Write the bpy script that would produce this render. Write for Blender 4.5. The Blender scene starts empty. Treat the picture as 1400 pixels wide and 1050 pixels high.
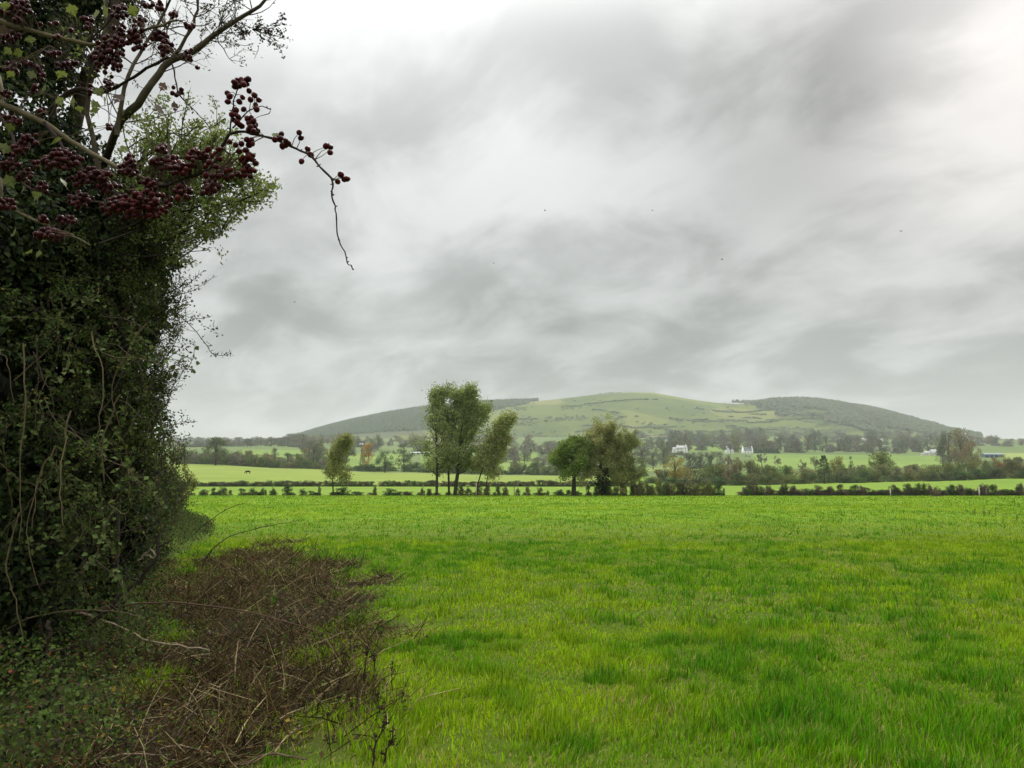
import bpy, math, random
import numpy as np
from mathutils import Vector

rng = np.random.default_rng(7)
random.seed(7)
R = math.radians
sc = bpy.context.scene
COL = sc.collection

# ---------------------------------------------------------------- camera
EYE = 1.6
F = 1050.0                      # focal length in photograph pixels (1400 x 1050)
HOR = 648.0                     # row of the level line
PITCH = math.atan((HOR - 525.0) / F)
cam_d = bpy.data.cameras.new('camera')
cam = bpy.data.objects.new('camera', cam_d)
COL.objects.link(cam)
cam.location = (0, 0, EYE)
cam.rotation_euler = (math.pi / 2 + PITCH, 0, 0)
cam_d.sensor_width = 36.0
cam_d.lens = 27.0
cam_d.clip_start = 0.05
cam_d.clip_end = 20000
sc.camera = cam
CP, SP = math.cos(PITCH), math.sin(PITCH)


def at(px, py, Y):
    """world point at distance Y (metres north of the camera) seen at photo pixel px, py"""
    u = (px - 700.0) / F
    v = (525.0 - py) / F
    d = Y / (CP - v * SP)
    return np.array([u * d, Y, EYE + (SP + v * CP) * d])


# ---------------------------------------------------------------- render settings
sc.render.engine = 'CYCLES'
cy = sc.cycles
cy.use_denoising = True
try:
    cy.denoiser = 'OPENIMAGEDENOISE'
except Exception:
    pass
cy.max_bounces = 8
cy.diffuse_bounces = 4
cy.glossy_bounces = 2
cy.transmission_bounces = 4
cy.volume_bounces = 2
cy.caustics_reflective = False
cy.caustics_refractive = False
sc.view_settings.view_transform = 'Standard'
sc.view_settings.look = 'None'
sc.view_settings.gamma = 1.0
sc.view_settings.exposure = 0.12
sc.view_settings.use_curve_mapping = False

# ---------------------------------------------------------------- node helpers


class Nodes:
    def __init__(self, nt):
        self.nt = nt
        nt.nodes.clear()

    def n(self, kind, **kw):
        nd = self.nt.nodes.new(kind)
        for k, v in kw.items():
            setattr(nd, k, v)
        return nd

    def link(self, a, b):
        self.nt.links.new(a, b)

    def put(self, sock, v):
        if isinstance(v, bpy.types.NodeSocket):
            self.link(v, sock)
        elif v is not None:
            if sock.type == 'RGBA' and hasattr(v, '__len__') and len(v) == 3:
                v = (*v, 1.0)
            sock.default_value = v

    def math(self, op, a, b=None, c=None, clamp=False):
        nd = self.n('ShaderNodeMath', operation=op, use_clamp=clamp)
        self.put(nd.inputs[0], a)
        if b is not None:
            self.put(nd.inputs[1], b)
        if c is not None:
            self.put(nd.inputs[2], c)
        return nd.outputs[0]

    def vmath(self, op, a, b=None, scale=None):
        nd = self.n('ShaderNodeVectorMath', operation=op)
        self.put(nd.inputs[0], a)
        if b is not None:
            self.put(nd.inputs[1], b)
        if scale is not None:
            self.put(nd.inputs['Scale'], scale)
        return nd.outputs['Value'] if op in ('DOT_PRODUCT', 'LENGTH', 'DISTANCE') else nd.outputs[0]

    def mix(self, fac, a, b, blend='MIX'):
        nd = self.n('ShaderNodeMix', data_type='RGBA', blend_type=blend)
        self.put(nd.inputs[0], fac)
        self.put(nd.inputs[6], a)
        self.put(nd.inputs[7], b)
        return nd.outputs[2]

    def noise(self, vec, scale, detail=4.0, rough=0.55, distortion=0.0):
        nd = self.n('ShaderNodeTexNoise')
        if vec is not None:
            self.link(vec, nd.inputs['Vector'])
        nd.inputs['Scale'].default_value = scale
        nd.inputs['Detail'].default_value = detail
        nd.inputs['Roughness'].default_value = rough
        nd.inputs['Distortion'].default_value = distortion
        return nd.outputs['Fac']

    def ramp(self, fac, stops, interp='LINEAR'):
        nd = self.n('ShaderNodeValToRGB')
        cr = nd.color_ramp
        cr.interpolation = interp
        while len(cr.elements) > 1:
            cr.elements.remove(cr.elements[-1])
        for i, (p, c) in enumerate(stops):
            if not hasattr(c, '__len__'):
                c = (c, c, c)
            e = cr.elements[0] if i == 0 else cr.elements.new(p)
            e.position = p
            e.color = (*c, 1.0) if len(c) == 3 else c
        self.put(nd.inputs[0], fac)
        return nd.outputs[0]

    def maprange(self, v, a, b, c, d, smooth=False):
        nd = self.n('ShaderNodeMapRange')
        if smooth:
            nd.interpolation_type = 'SMOOTHSTEP'
        self.put(nd.inputs[0], v)
        for i, q in enumerate((a, b, c, d)):
            nd.inputs[i + 1].default_value = q
        return nd.outputs[0]


# ---------------------------------------------------------------- sky: overcast cloud deck over a Nishita sky
SUN_AZ, SUN_EL = R(-6.0), R(44.0)          # azimuth from north (+Y), positive to the east
SKY_K = 0.91
world = bpy.data.worlds.new('World')
sc.world = world
world.use_nodes = True
W = Nodes(world.node_tree)
tc = W.n('ShaderNodeTexCoord')
dirn = W.vmath('NORMALIZE', tc.outputs['Generated'])
sep = W.n('ShaderNodeSeparateXYZ')
W.link(dirn, sep.inputs[0])
dx, dy, dz = sep.outputs
el = W.math('MAXIMUM', dz, 0.0)
# cloud layer above the ground: directions meet it at (x, y) / (z + a little)
den = W.math('ADD', el, 0.34)
cx = W.math('DIVIDE', dx, den)
cyy = W.math('DIVIDE', dy, den)
comb = W.n('ShaderNodeCombineXYZ')
W.link(cx, comb.inputs[0])
W.link(cyy, comb.inputs[1])
mp = W.n('ShaderNodeMapping')
W.link(comb.outputs[0], mp.inputs[0])
mp.inputs['Rotation'].default_value = (0, 0, R(46))
mp2 = W.n('ShaderNodeMapping')
W.link(mp.outputs[0], mp2.inputs[0])
mp2.inputs['Scale'].default_value = (0.90, 1.20, 1.0)
mp2.inputs['Location'].default_value = (5.2, 3.1, 2.3)
mp = mp2
n_big = W.noise(mp.outputs[0], 1.6, 4.0, 0.48, 0.3)
n_mid = W.noise(mp.outputs[0], 3.4, 5.0, 0.50, 0.5)
n_fine = W.noise(mp.outputs[0], 9.0, 5.0, 0.55, 0.2)
clouds = W.math('ADD', W.math('MULTIPLY', n_big, 0.40), W.math('ADD', W.math('MULTIPLY', n_mid, 0.48), W.math('MULTIPLY', n_fine, 0.12)))
wn = W.n('ShaderNodeTexNoise')
W.link(mp.outputs[0], wn.inputs['Vector'])
wn.inputs['Scale'].default_value = 2.6
wn.inputs['Detail'].default_value = 4.0
warped = W.vmath('ADD', dirn, W.vmath('SCALE', W.vmath('SUBTRACT', wn.outputs['Color'], (0.5, 0.5, 0.5)), scale=0.11))


def lobe(px, py, width, amount, plain=False):
    d = at(px, py, 10.0) - np.array([0, 0, EYE])
    d = d / np.linalg.norm(d)
    dist = W.vmath('DISTANCE', dirn if plain else warped, tuple(d))
    g = W.math('MULTIPLY', W.math('POWER', W.math('DIVIDE', dist, width), 2.0), -1.0)
    return W.math('MULTIPLY', W.math('EXPONENT', g), amount)


# base luminance against height above the horizon
base = W.ramp(el, [(0.0, 0.57), (0.10, 0.56), (0.22, 0.555), (0.36, 0.60), (0.50, 0.64), (0.62, 0.80), (0.80, 0.97), (1.0, 1.0)], 'EASE')
amp = W.maprange(el, 0.0, 0.16, 0.25, 1.0, True)
lum = W.math('MULTIPLY', base, W.math('ADD', 1.0, W.math('MULTIPLY', amp, W.maprange(clouds, 0.40, 0.60, -0.27, 0.24, True))))
tot = None
for l in [(640, -150, 0.20, 0.32), (330, 50, 0.14, 0.17), (560, -30, 0.10, 0.10), (880, -20, 0.10, 0.14), (1400, 30, 0.16, 0.16), (1380, 280, 0.07, 0.08), (1260, 60, 0.10, 0.07),
          (1150, 170, 0.085, -0.13), (1070, 225, 0.085, -0.13), (985, 270, 0.08, -0.11), (1200, 260, 0.08, -0.08), (1090, 70, 0.08, -0.08), (860, 180, 0.09, -0.05),
          (654, 431, 0.075, -0.08), (945, 440, 0.08, -0.09), (1028, 392, 0.06, -0.09), (820, 470, 0.08, -0.08), (360, 378, 0.08, -0.08), (385, 475, 0.07, -0.05), (740, 440, 0.07, -0.06), (1335, 365, 0.06, -0.08), (1193, 473, 0.05, -0.05),
          (1090, 335, 0.055, 0.06), (1200, 365, 0.07, 0.05), (737, 330, 0.07, 0.03), (555, 398, 0.05, 0.05), (700, 150, 0.12, 0.05), (480, 330, 0.07, 0.03)]:
    q = lobe(*l)
    tot = q if tot is None else W.math('ADD', tot, q)
lum = W.math('MAXIMUM', W.math('ADD', lum, tot), 0.2)
# the deck thins towards the zenith: an overcast sky is brightest overhead
lum = W.math('MULTIPLY', lum, W.ramp(el, [(0.0, 0.33), (0.5, 0.36), (0.68, 0.80), (0.85, 1.22), (1.0, 1.34)], 'EASE'))
lum = W.math('MULTIPLY', lum, 30.0 * SKY_K)
tint = W.mix(W.maprange(clouds, 0.36, 0.62, 0.0, 1.0), (0.975, 1.0, 0.985), (0.985, 1.0, 0.995))
warmth = W.math('ADD', lobe(1420, 90, 0.26, 1.0), 0.0, clamp=True)
tint = W.mix(W.math('MULTIPLY', warmth, 0.8), tint, (1.05, 0.985, 0.945))
cloud_col = W.vmath('SCALE', tint, scale=lum)
sky = W.n('ShaderNodeTexSky', sky_type='NISHITA', sun_disc=False, sun_elevation=SUN_EL, sun_rotation=SUN_AZ)
skymix = W.mix(0.96, sky.outputs[0], cloud_col)
bg = W.n('ShaderNodeBackground')
W.link(skymix, bg.inputs[0])
bg.inputs[1].default_value = 0.10
wo = W.n('ShaderNodeOutputWorld')
W.link(bg.outputs[0], wo.inputs[0])

# ---------------------------------------------------------------- sun behind thin cloud
sun_d = bpy.data.lights.new('sun', 'SUN')
sun_d.energy = 1.5
sun_d.angle = R(14)
sun_d.color = (1.0, 0.95, 0.86)
sun = bpy.data.objects.new('sun', sun_d)
COL.objects.link(sun)
sdir = Vector((math.sin(SUN_AZ) * math.cos(SUN_EL), math.cos(SUN_AZ) * math.cos(SUN_EL), math.sin(SUN_EL)))
sun.rotation_euler = sdir.to_track_quat('Z', 'Y').to_euler()
sun.location = (0, 0, 60)

# ---------------------------------------------------------------- small maths


def unit(v):
    v = np.asarray(v, float)
    return v / np.maximum(np.linalg.norm(v, axis=-1, keepdims=True), 1e-9)


def runit(n):
    return unit(rng.normal(size=(n, 3)))


_perm = np.random.default_rng(3).random((64, 64, 64))


def vnoise(x, y, z=0.0):
    x, y, z = np.broadcast_arrays(np.asarray(x, float), np.asarray(y, float), np.asarray(z, float))
    xi, yi, zi = np.floor(x).astype(int), np.floor(y).astype(int), np.floor(z).astype(int)
    fx, fy, fz = x - xi, y - yi, z - zi
    fx, fy, fz = (f * f * (3 - 2 * f) for f in (fx, fy, fz))
    g = lambda a, b, c: _perm[(xi + a) & 63, (yi + b) & 63, (zi + c) & 63]
    l = lambda a, b, t: a + (b - a) * t
    return l(l(l(g(0, 0, 0), g(1, 0, 0), fx), l(g(0, 1, 0), g(1, 1, 0), fx), fy),
             l(l(g(0, 0, 1), g(1, 0, 1), fx), l(g(0, 1, 1), g(1, 1, 1), fx), fy), fz)


def fbm(x, y, z=0.0, o=4):
    s, a, t = 0.0, 0.5, 0.0
    for i in range(o):
        k = 2.03 ** i
        s = s + a * vnoise(np.asarray(x) * k + 17.3 * i, np.asarray(y) * k + 5.1 * i, np.asarray(z) * k)
        t += a
        a *= 0.5
    return s / t


def sstep(a, b, x):
    t = np.clip((np.asarray(x, float) - a) / (b - a), 0, 1)
    return t * t * (3 - 2 * t)


# ---------------------------------------------------------------- ground height
TC = np.array([-400, 100, 270, 400, 520, 700, 860, 1000, 1150, 1250, 1400, 1900], float)
TR = [
    (100, [678] * 12),
    (180, [665] * 12),
    (260, [655, 655, 655, 656, 658, 659, 661, 665, 661, 659, 655, 652]),
    (450, [632, 633, 635, 641, 646, 650, 652, 654, 650, 648, 644, 640]),
    (600, [628, 628, 628, 633, 638, 643, 645, 643, 642, 641, 639, 636]),
    (720, [624, 624, 624, 628, 633, 638, 640, 638, 637, 637, 636, 633]),
    (950, [615, 615, 615, 616, 618, 621, 620, 620, 621, 622, 622, 621]),
    (1200, [611, 611, 611, 611, 612, 613, 612, 612, 613, 613, 614, 613]),
    (1600, [607, 607, 607, 606, 605, 604, 604, 604, 605, 606, 607, 607]),
    (2000, [604, 604, 604, 603, 600, 598, 597, 597, 598, 600, 603, 604]),
]
RIDGE = np.array([(-400, 607), (300, 607), (385, 604), (410, 599), (430, 592), (455, 585), (480, 579), (530, 569), (570, 563), (640, 555),
                  (700, 552.5), (735, 551.5), (760, 549), (800, 544.5), (830, 541.5), (865, 539.5), (893, 540), (920, 544.5), (950, 549.5),
                  (985, 554), (1020, 555.5), (1060, 552), (1095, 550.5), (1130, 553), (1165, 557.5), (1200, 564), (1225, 570), (1250, 577.5),
                  (1275, 584), (1300, 591), (1330, 598), (1370, 603), (1420, 606), (1900, 607)], float)
TY = np.array([r[0] for r in TR], float)
TP = np.array([r[1] for r in TR], float)
TZ = np.array([[at(700, p, y)[2] for p in row] for y, row in zip(TY, TP)])
RZ = np.array([at(700, p, 3000.0)[2] for p in RIDGE[:, 1]])
Z100 = at(700, 678, 100.0)[2]


def to_px(x, y):
    return 700 + F * 1.007 * np.asarray(x, float) / np.maximum(np.asarray(y, float), 1.0)


def H(x, y):
    x, y = np.broadcast_arrays(np.asarray(x, float), np.asarray(y, float))
    near = Z100 * np.maximum(y, -40) / 100.0
    near = near + 0.10 * (fbm(x * 0.22, y * 0.22, 1.5, 3) - 0.5) * sstep(90, 60, y) + 0.05 * (fbm(x * 1.3, y * 1.3, 4.2, 2) - 0.5) * sstep(60, 25, y)
    px = to_px(x, y)
    ci = np.clip(np.searchsorted(TC, px) - 1, 0, len(TC) - 2)
    cf = np.clip((px - TC[ci]) / (TC[ci + 1] - TC[ci]), 0, 1)
    cf = cf * cf * (3 - 2 * cf)
    ri = np.clip(np.searchsorted(TY, y) - 1, 0, len(TY) - 2)
    rf = np.clip((y - TY[ri]) / (TY[ri + 1] - TY[ri]), 0, 1)
    a = TZ[ri, ci] * (1 - cf) + TZ[ri, ci + 1] * cf
    b = TZ[ri + 1, ci] * (1 - cf) + TZ[ri + 1, ci + 1] * cf
    far = a * (1 - rf) + b * rf
    ridge = np.interp(px, RIDGE[:, 0], RZ)
    f = np.clip((y - 2000) / 1000.0, 0, 1)
    s = np.sin(f * math.pi / 2) ** 1.15
    rough = 9.0 * (fbm(x / 260.0, y / 260.0, 7.7, 4) - 0.5) * np.sin(f * math.pi)
    hill = far + (ridge - far) * s + rough
    back = ridge * (1 - sstep(3000, 4600, y)) + 20 * sstep(3000, 4600, y)
    z = np.where(y <= 100, near, np.where(y <= 2000, far, np.where(y <= 3000, hill, back)))
    return z


def ground_pt(px, Y):
    x = (px - 700.0) / F / 1.007 * Y
    return np.array([x, Y, float(H(x, Y))])


# ---------------------------------------------------------------- mesh helpers


class MB:
    """collects vertices, triangles and per-vertex colour, then links ONE mesh object"""

    def __init__(self):
        self.V, self.F, self.C, self.n = [], [], [], 0

    def add(self, V, T, C=(1, 1, 1)):
        V = np.asarray(V, float).reshape(-1, 3)
        T = np.asarray(T, int).reshape(-1, 3)
        C = np.broadcast_to(np.asarray(C, float), (len(V), 3))
        self.V.append(V)
        self.F.append(T + self.n)
        self.C.append(C)
        self.n += len(V)
        return self

    def box(self, lo, hi, C=(1, 1, 1), M=None):
        x0, y0, z0 = lo
        x1, y1, z1 = hi
        V = np.array([(x0, y0, z0), (x1, y0, z0), (x1, y1, z0), (x0, y1, z0), (x0, y0, z1), (x1, y0, z1), (x1, y1, z1), (x0, y1, z1)], float)
        T = [(0, 2, 1), (0, 3, 2), (4, 5, 6), (4, 6, 7), (0, 1, 5), (0, 5, 4), (1, 2, 6), (1, 6, 5), (2, 3, 7), (2, 7, 6), (3, 0, 4), (3, 4, 7)]
        return self.add(V, T, C)

    def mesh(self, name, mat, origin=(0, 0, 0), smooth=False):
        V = np.concatenate(self.V) - np.asarray(origin, float)
        T = np.concatenate(self.F)
        C = np.concatenate(self.C)
        me = bpy.data.meshes.new(name)
        me.vertices.add(len(V))
        me.vertices.foreach_set('co', V.astype(np.float32).ravel())
        me.loops.add(len(T) * 3)
        me.loops.foreach_set('vertex_index', T.astype(np.int32).ravel())
        me.polygons.add(len(T))
        me.polygons.foreach_set('loop_start', np.arange(0, len(T) * 3, 3, dtype=np.int32))
        if smooth:
            me.polygons.foreach_set('use_smooth', np.ones(len(T), dtype=bool))
        at_ = me.color_attributes.new('Col', 'FLOAT_COLOR', 'POINT')
        at_.data.foreach_set('color', np.concatenate([C, np.ones((len(C), 1))], 1).astype(np.float32).ravel())
        me.update(calc_edges=True)
        if mat is not None:
            me.materials.append(mat)
        return me

    def build(self, name, mat, parent=None, smooth=False, kind=None):
        org = parent_origin(parent)
        o = bpy.data.objects.new(name, self.mesh(name, mat, org, smooth))
        COL.objects.link(o)
        if parent is not None:
            o.parent = parent
        if kind:
            o['kind'] = kind
        return o


def parent_origin(p):
    v = np.zeros(3)
    while p is not None:
        v = v + np.array(p.location)
        p = p.parent
    return v


def tag(o, label=None, cat=None, group=None, kind=None):
    if label:
        o['label'] = label
    if cat:
        o['category'] = cat
    if group:
        o['group'] = group
    if kind:
        o['kind'] = kind
    return o


def thing(name, label, cat, loc=(0, 0, 0), group=None):
    o = bpy.data.objects.new(name, None)
    o.empty_display_size = 0.3
    COL.objects.link(o)
    o.location = tuple(float(c) for c in loc)
    return tag(o, label, cat, group)


def children_of(o):
    return [c for c in COL.objects if c.parent is o]


def tubes(mb, paths, sides=5, C=(1, 1, 1)):
    """round bars along polylines: paths = [(points (k,3), radii (k,)), ...]"""
    groups = {}
    for P, r in paths:
        groups.setdefault(len(P), []).append((P, r))
    for k, lst in groups.items():
        P = np.array([p for p, _ in lst], float)
        r = np.array([q for _, q in lst], float)
        t = unit(np.gradient(P, axis=1))
        mean = unit(t.mean(axis=1))
        ref = np.where(np.abs(mean[:, 2:3]) > 0.8, np.array([[1.0, 0, 0]]), np.array([[0, 0, 1.0]]))
        n1 = unit(np.cross(t, ref[:, None, :]))
        n2 = np.cross(t, n1)
        a = np.arange(sides) * 2 * math.pi / sides
        ring = P[:, :, None, :] + r[:, :, None, None] * (n1[:, :, None, :] * np.cos(a)[None, None, :, None] + n2[:, :, None, :] * np.sin(a)[None, None, :, None])
        B = len(lst)
        V = ring.reshape(-1, 3)
        i, j = np.meshgrid(np.arange(k - 1), np.arange(sides), indexing='ij')
        j2 = (j + 1) % sides
        q = np.stack([i * sides + j, i * sides + j2, (i + 1) * sides + j2, (i + 1) * sides + j], -1).reshape(-1, 4)
        T = np.concatenate([q[:, [0, 1, 2]], q[:, [0, 2, 3]]])
        T = (T[None] + (np.arange(B) * k * sides)[:, None, None]).reshape(-1, 3)
        mb.add(V, T, C)
    return mb


def leaves(mb, P, D, N, L, Wd, C, fold=0.22):
    """folded pointed leaves: base point, growing direction, upper side, length, width, colour (n,3)"""
    n = len(P)
    D = unit(D)
    S = unit(np.cross(D, N))
    N = np.cross(S, D)
    L = np.broadcast_to(np.asarray(L, float), (n,))[:, None]
    Wd = np.broadcast_to(np.asarray(Wd, float), (n,))[:, None]
    mid = P + D * L * 0.45
    V = np.stack([P, mid + S * Wd * 0.5 + N * Wd * fold, P + D * L - N * L * 0.08, mid - S * Wd * 0.5 + N * Wd * fold], 1).reshape(-1, 3)
    b = (np.arange(n) * 4)[:, None]
    T = np.concatenate([b + np.array([[0, 1, 2]]), b + np.array([[0, 2, 3]])])
    C = np.broadcast_to(np.asarray(C, float), (n, 3))
    mb.add(V, T, np.repeat(C, 4, axis=0))
    return mb


def smooth_path(pts, k=12, jitter=0.0):
    pts = np.asarray(pts, float)
    if len(pts) < 3:
        t = np.linspace(0, len(pts) - 1, k)
        out = np.stack([np.interp(t, np.arange(len(pts)), pts[:, c]) for c in range(3)], 1)
    else:
        e = np.concatenate([[2 * pts[0] - pts[1]], pts, [2 * pts[-1] - pts[-2]]])
        t = np.linspace(0, len(pts) - 1 - 1e-6, k)
        i = t.astype(int)
        f = (t - i)[:, None]
        p0, p1, p2, p3 = e[i], e[i + 1], e[i + 2], e[i + 3]
        out = 0.5 * (2 * p1 + (p2 - p0) * f + (2 * p0 - 5 * p1 + 4 * p2 - p3) * f ** 2 + (3 * p1 - p0 - 3 * p2 + p3) * f ** 3)
    if jitter:
        out = out + rng.normal(size=out.shape) * jitter
    return out


def grow(start, d, L, r, lvl, paths, tips, k=6, wander=0.25, up=0.15, nchild=(4, 6), ang=(0.5, 1.0), ratio=(0.45, 0.7), wind=(0, 0, 0), rr=0.55):
    """one branch and, level by level, its side branches; tips collects (point, direction) where leaves sit"""
    d = unit(np.asarray(d, float))
    pts = [np.asarray(start, float)]
    w = np.asarray(wind, float)
    for i in range(k - 1):
        d = unit(d + rng.normal(size=3) * wander * 0.5 + np.array([0, 0, up * 0.5]) + w * 0.5)
        pts.append(pts[-1] + d * L / (k - 1))
    pts = np.array(pts)
    paths.append((pts, np.linspace(r, r * 0.35, k)))
    if lvl <= 0:
        for i in range(1, k):
            tips.append((pts[i], d))
        return pts
    tips.append((pts[-1], d))
    for c in range(rng.integers(nchild[0], nchild[1] + 1)):
        f = rng.uniform(0.25, 1.0)
        q = f * (k - 1)
        i = min(int(q), k - 2)
        p = pts[i] + (pts[i + 1] - pts[i]) * (q - i)
        t = unit(pts[i + 1] - pts[i])
        side = unit(np.cross(t, rng.normal(size=3)))
        a = rng.uniform(*ang)
        grow(p, t * math.cos(a) + side * math.sin(a), L * rng.uniform(*ratio) * (1.1 - 0.35 * f), r * rr, lvl - 1, paths, tips, k, wander, up, nchild, ang, ratio, wind, rr)
    return pts


# ---------------------------------------------------------------- materials


def new_mat(name):
    m = bpy.data.materials.new(name)
    m.use_nodes = True
    return m, Nodes(m.node_tree)


def leaf_mat(name, col=(1, 1, 1), trans=0.35, rough=0.55, spec=0.3, use_obj=False, use_attr=True):
    m, N = new_mat(name)
    c = None
    if use_attr:
        a = N.n('ShaderNodeVertexColor', layer_name='Col')
        c = a.outputs[0]
    if use_obj:
        oi = N.n('ShaderNodeObjectInfo')
        c = N.mix(1.0, c, oi.outputs['Color'], 'MULTIPLY')
    if col != (1, 1, 1):
        c = N.mix(1.0, c, col, 'MULTIPLY')
    b = N.n('ShaderNodeBsdfPrincipled')
    N.link(c, b.inputs['Base Color'])
    b.inputs['Roughness'].default_value = rough
    b.inputs['Specular IOR Level'].default_value = spec
    t = N.n('ShaderNodeBsdfTranslucent')
    N.link(c, t.inputs[0])
    mx = N.n('ShaderNodeMixShader')
    mx.inputs[0].default_value = trans
    N.link(b.outputs[0], mx.inputs[1])
    N.link(t.outputs[0], mx.inputs[2])
    o = N.n('ShaderNodeOutputMaterial')
    N.link(mx.outputs[0], o.inputs[0])
    return m


def plain_mat(name, col, rough=0.8, spec=0.2, var=0.25, scale=8.0, bump=0.0, attr=False, metal=0.0):
    m, N = new_mat(name)
    t = N.n('ShaderNodeTexCoord')
    nz = N.noise(t.outputs['Object'], scale, 5.0, 0.6)
    k = N.maprange(nz, 0.3, 0.7, 1.0 - var, 1.0 + var)
    src = col
    if attr:
        src = N.n('ShaderNodeVertexColor', layer_name='Col').outputs[0]
        if col != (1, 1, 1):
            src = N.mix(1.0, src, col, 'MULTIPLY')
        c = N.vmath('SCALE', src, scale=k)
    else:
        cc = N.n('ShaderNodeRGB')
        cc.outputs[0].default_value = (*col, 1)
        c = N.vmath('SCALE', cc.outputs[0], scale=k)
    b = N.n('ShaderNodeBsdfPrincipled')
    N.link(c, b.inputs['Base Color'])
    b.inputs['Roughness'].default_value = rough
    b.inputs['Specular IOR Level'].default_value = spec
    b.inputs['Metallic'].default_value = metal
    if bump:
        bp = N.n('ShaderNodeBump')
        bp.inputs['Strength'].default_value = bump
        bp.inputs['Distance'].default_value = 0.01
        N.link(nz, bp.inputs['Height'])
        N.link(bp.outputs[0], b.inputs['Normal'])
    o = N.n('ShaderNodeOutputMaterial')
    N.link(b.outputs[0], o.inputs[0])
    return m


def field_mat(name, stops, scale=0.05, fine=2.0, bump=0.0):
    """grassland seen from afar: colour from two sizes of noise in world metres"""
    m, N = new_mat(name)
    g = N.n('ShaderNodeNewGeometry')
    a = N.noise(g.outputs['Position'], scale, 5.0, 0.6, 0.4)
    b_ = N.noise(g.outputs['Position'], fine, 5.0, 0.65)
    f = N.math('ADD', N.math('MULTIPLY', a, 0.7), N.math('MULTIPLY', b_, 0.3))
    c = N.ramp(f, stops)
    b = N.n('ShaderNodeBsdfPrincipled')
    N.link(c, b.inputs['Base Color'])
    b.inputs['Roughness'].default_value = 0.9
    b.inputs['Specular IOR Level'].default_value = 0.1
    if bump:
        bp = N.n('ShaderNodeBump')
        bp.inputs['Strength'].default_value = bump
        bp.inputs['Distance'].default_value = 0.15
        N.link(b_, bp.inputs['Height'])
        N.link(bp.outputs[0], b.inputs['Normal'])
    o = N.n('ShaderNodeOutputMaterial')
    N.link(b.outputs[0], o.inputs[0])
    return m


M_LEAF = leaf_mat('leaf', trans=0.42, rough=0.65, spec=0.12)
M_GRASS = leaf_mat('grass_blade', trans=0.48, rough=0.6, spec=0.07)
M_TREE = leaf_mat('tree_leaf', trans=0.45, rough=0.7, spec=0.15, use_obj=True)
M_IVY = leaf_mat('ivy_leaf', trans=0.15, rough=0.6, spec=0.12)
M_BARK = plain_mat('bark', (1, 1, 1), 0.9, 0.1, 0.35, 14.0, 0.4, attr=True)
M_STEM = plain_mat('dead_stem', (1, 1, 1), 0.9, 0.03, 0.25, 20.0, 0.0, attr=True)

# ================================================================ SETTING
SLOPE = Z100 / 100.0


def ground_at(px, py):
    """where the ray through a photo pixel meets the near pasture"""
    u = (px - 700.0) / F
    v = (525.0 - py) / F
    den_ = CP - v * SP
    k = (SP + v * CP) / den_
    Y = EYE / (SLOPE - k)
    return (u / den_ * Y, Y)


def poly_world(pp):
    return np.array([ground_at(*p) for p in pp])


def inside(poly, x, y):
    x, y = np.asarray(x, float), np.asarray(y, float)
    r = np.zeros(x.shape, bool)
    n = len(poly)
    for i in range(n):
        x1, y1 = poly[i]
        x2, y2 = poly[(i + 1) % n]
        c = ((y1 > y) != (y2 > y)) & (x < (x2 - x1) * (y - y1) / (y2 - y1 + 1e-12) + x1)
        r ^= c
    return r


def edge_dist(poly, x, y):
    x, y = np.asarray(x, float), np.asarray(y, float)
    best = np.full(x.shape, 1e9)
    n = len(poly)
    for i in range(n):
        a, b = poly[i], poly[(i + 1) % n]
        ab = b - a
        t = np.clip(((x - a[0]) * ab[0] + (y - a[1]) * ab[1]) / (ab @ ab + 1e-12), 0, 1)
        best = np.minimum(best, np.hypot(x - a[0] - t * ab[0], y - a[1] - t * ab[1]))
    return best


PATCH = poly_world([(150, 830), (215, 770), (300, 757), (395, 742), (445, 768), (500, 800), (520, 850), (545, 900), (548, 960), (520, 1010), (470, 1062), (380, 1110), (-40, 1110), (90, 980), (160, 900)])
BRAMBLE = np.array([ground_at(*p) for p in [(200, 1110), (190, 1000), (215, 930), (235, 860), (205, 800), (255, 765), (292, 730), (282, 700)]] + [(-15.5, 33.0), (-9.5, 14.0), (-5.6, 6.0), (-3.6, 2.6), (-2.2, 2.4)])


def patch_mask(x, y):
    w = 1.5 * (fbm(x * 1.4, y * 1.1, 9.0, 4) - 0.5)
    s = np.where(inside(PATCH, x, y), 1.0, -1.0) * edge_dist(PATCH, x, y) + w * np.clip(np.asarray(y) / 6.0, 0.6, 2.5)
    return sstep(-0.30, 0.35, s - .22)


def bramble_mask(x, y):
    w = 0.5 * (fbm(x * 1.2, y * 1.2, 2.0, 3) - 0.5)
    s = np.where(inside(BRAMBLE, x, y), 1.0, -1.0) * edge_dist(BRAMBLE, x, y) + w
    return sstep(-0.15, 0.35, s)


def grid(xs, ys):
    """regular sheet: xs (r,c) ys (r,c) -> verts, tris"""
    r, c = xs.shape
    V = np.stack([xs, ys, H(xs, ys)], -1).reshape(-1, 3)
    i, j = np.meshgrid(np.arange(r - 1), np.arange(c - 1), indexing='ij')
    a = (i * c + j).ravel()
    q = np.stack([a, a + 1, a + c + 1, a + c], 1)
    T = np.concatenate([q[:, [0, 1, 2]], q[:, [0, 2, 3]]])
    return V, T


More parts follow.
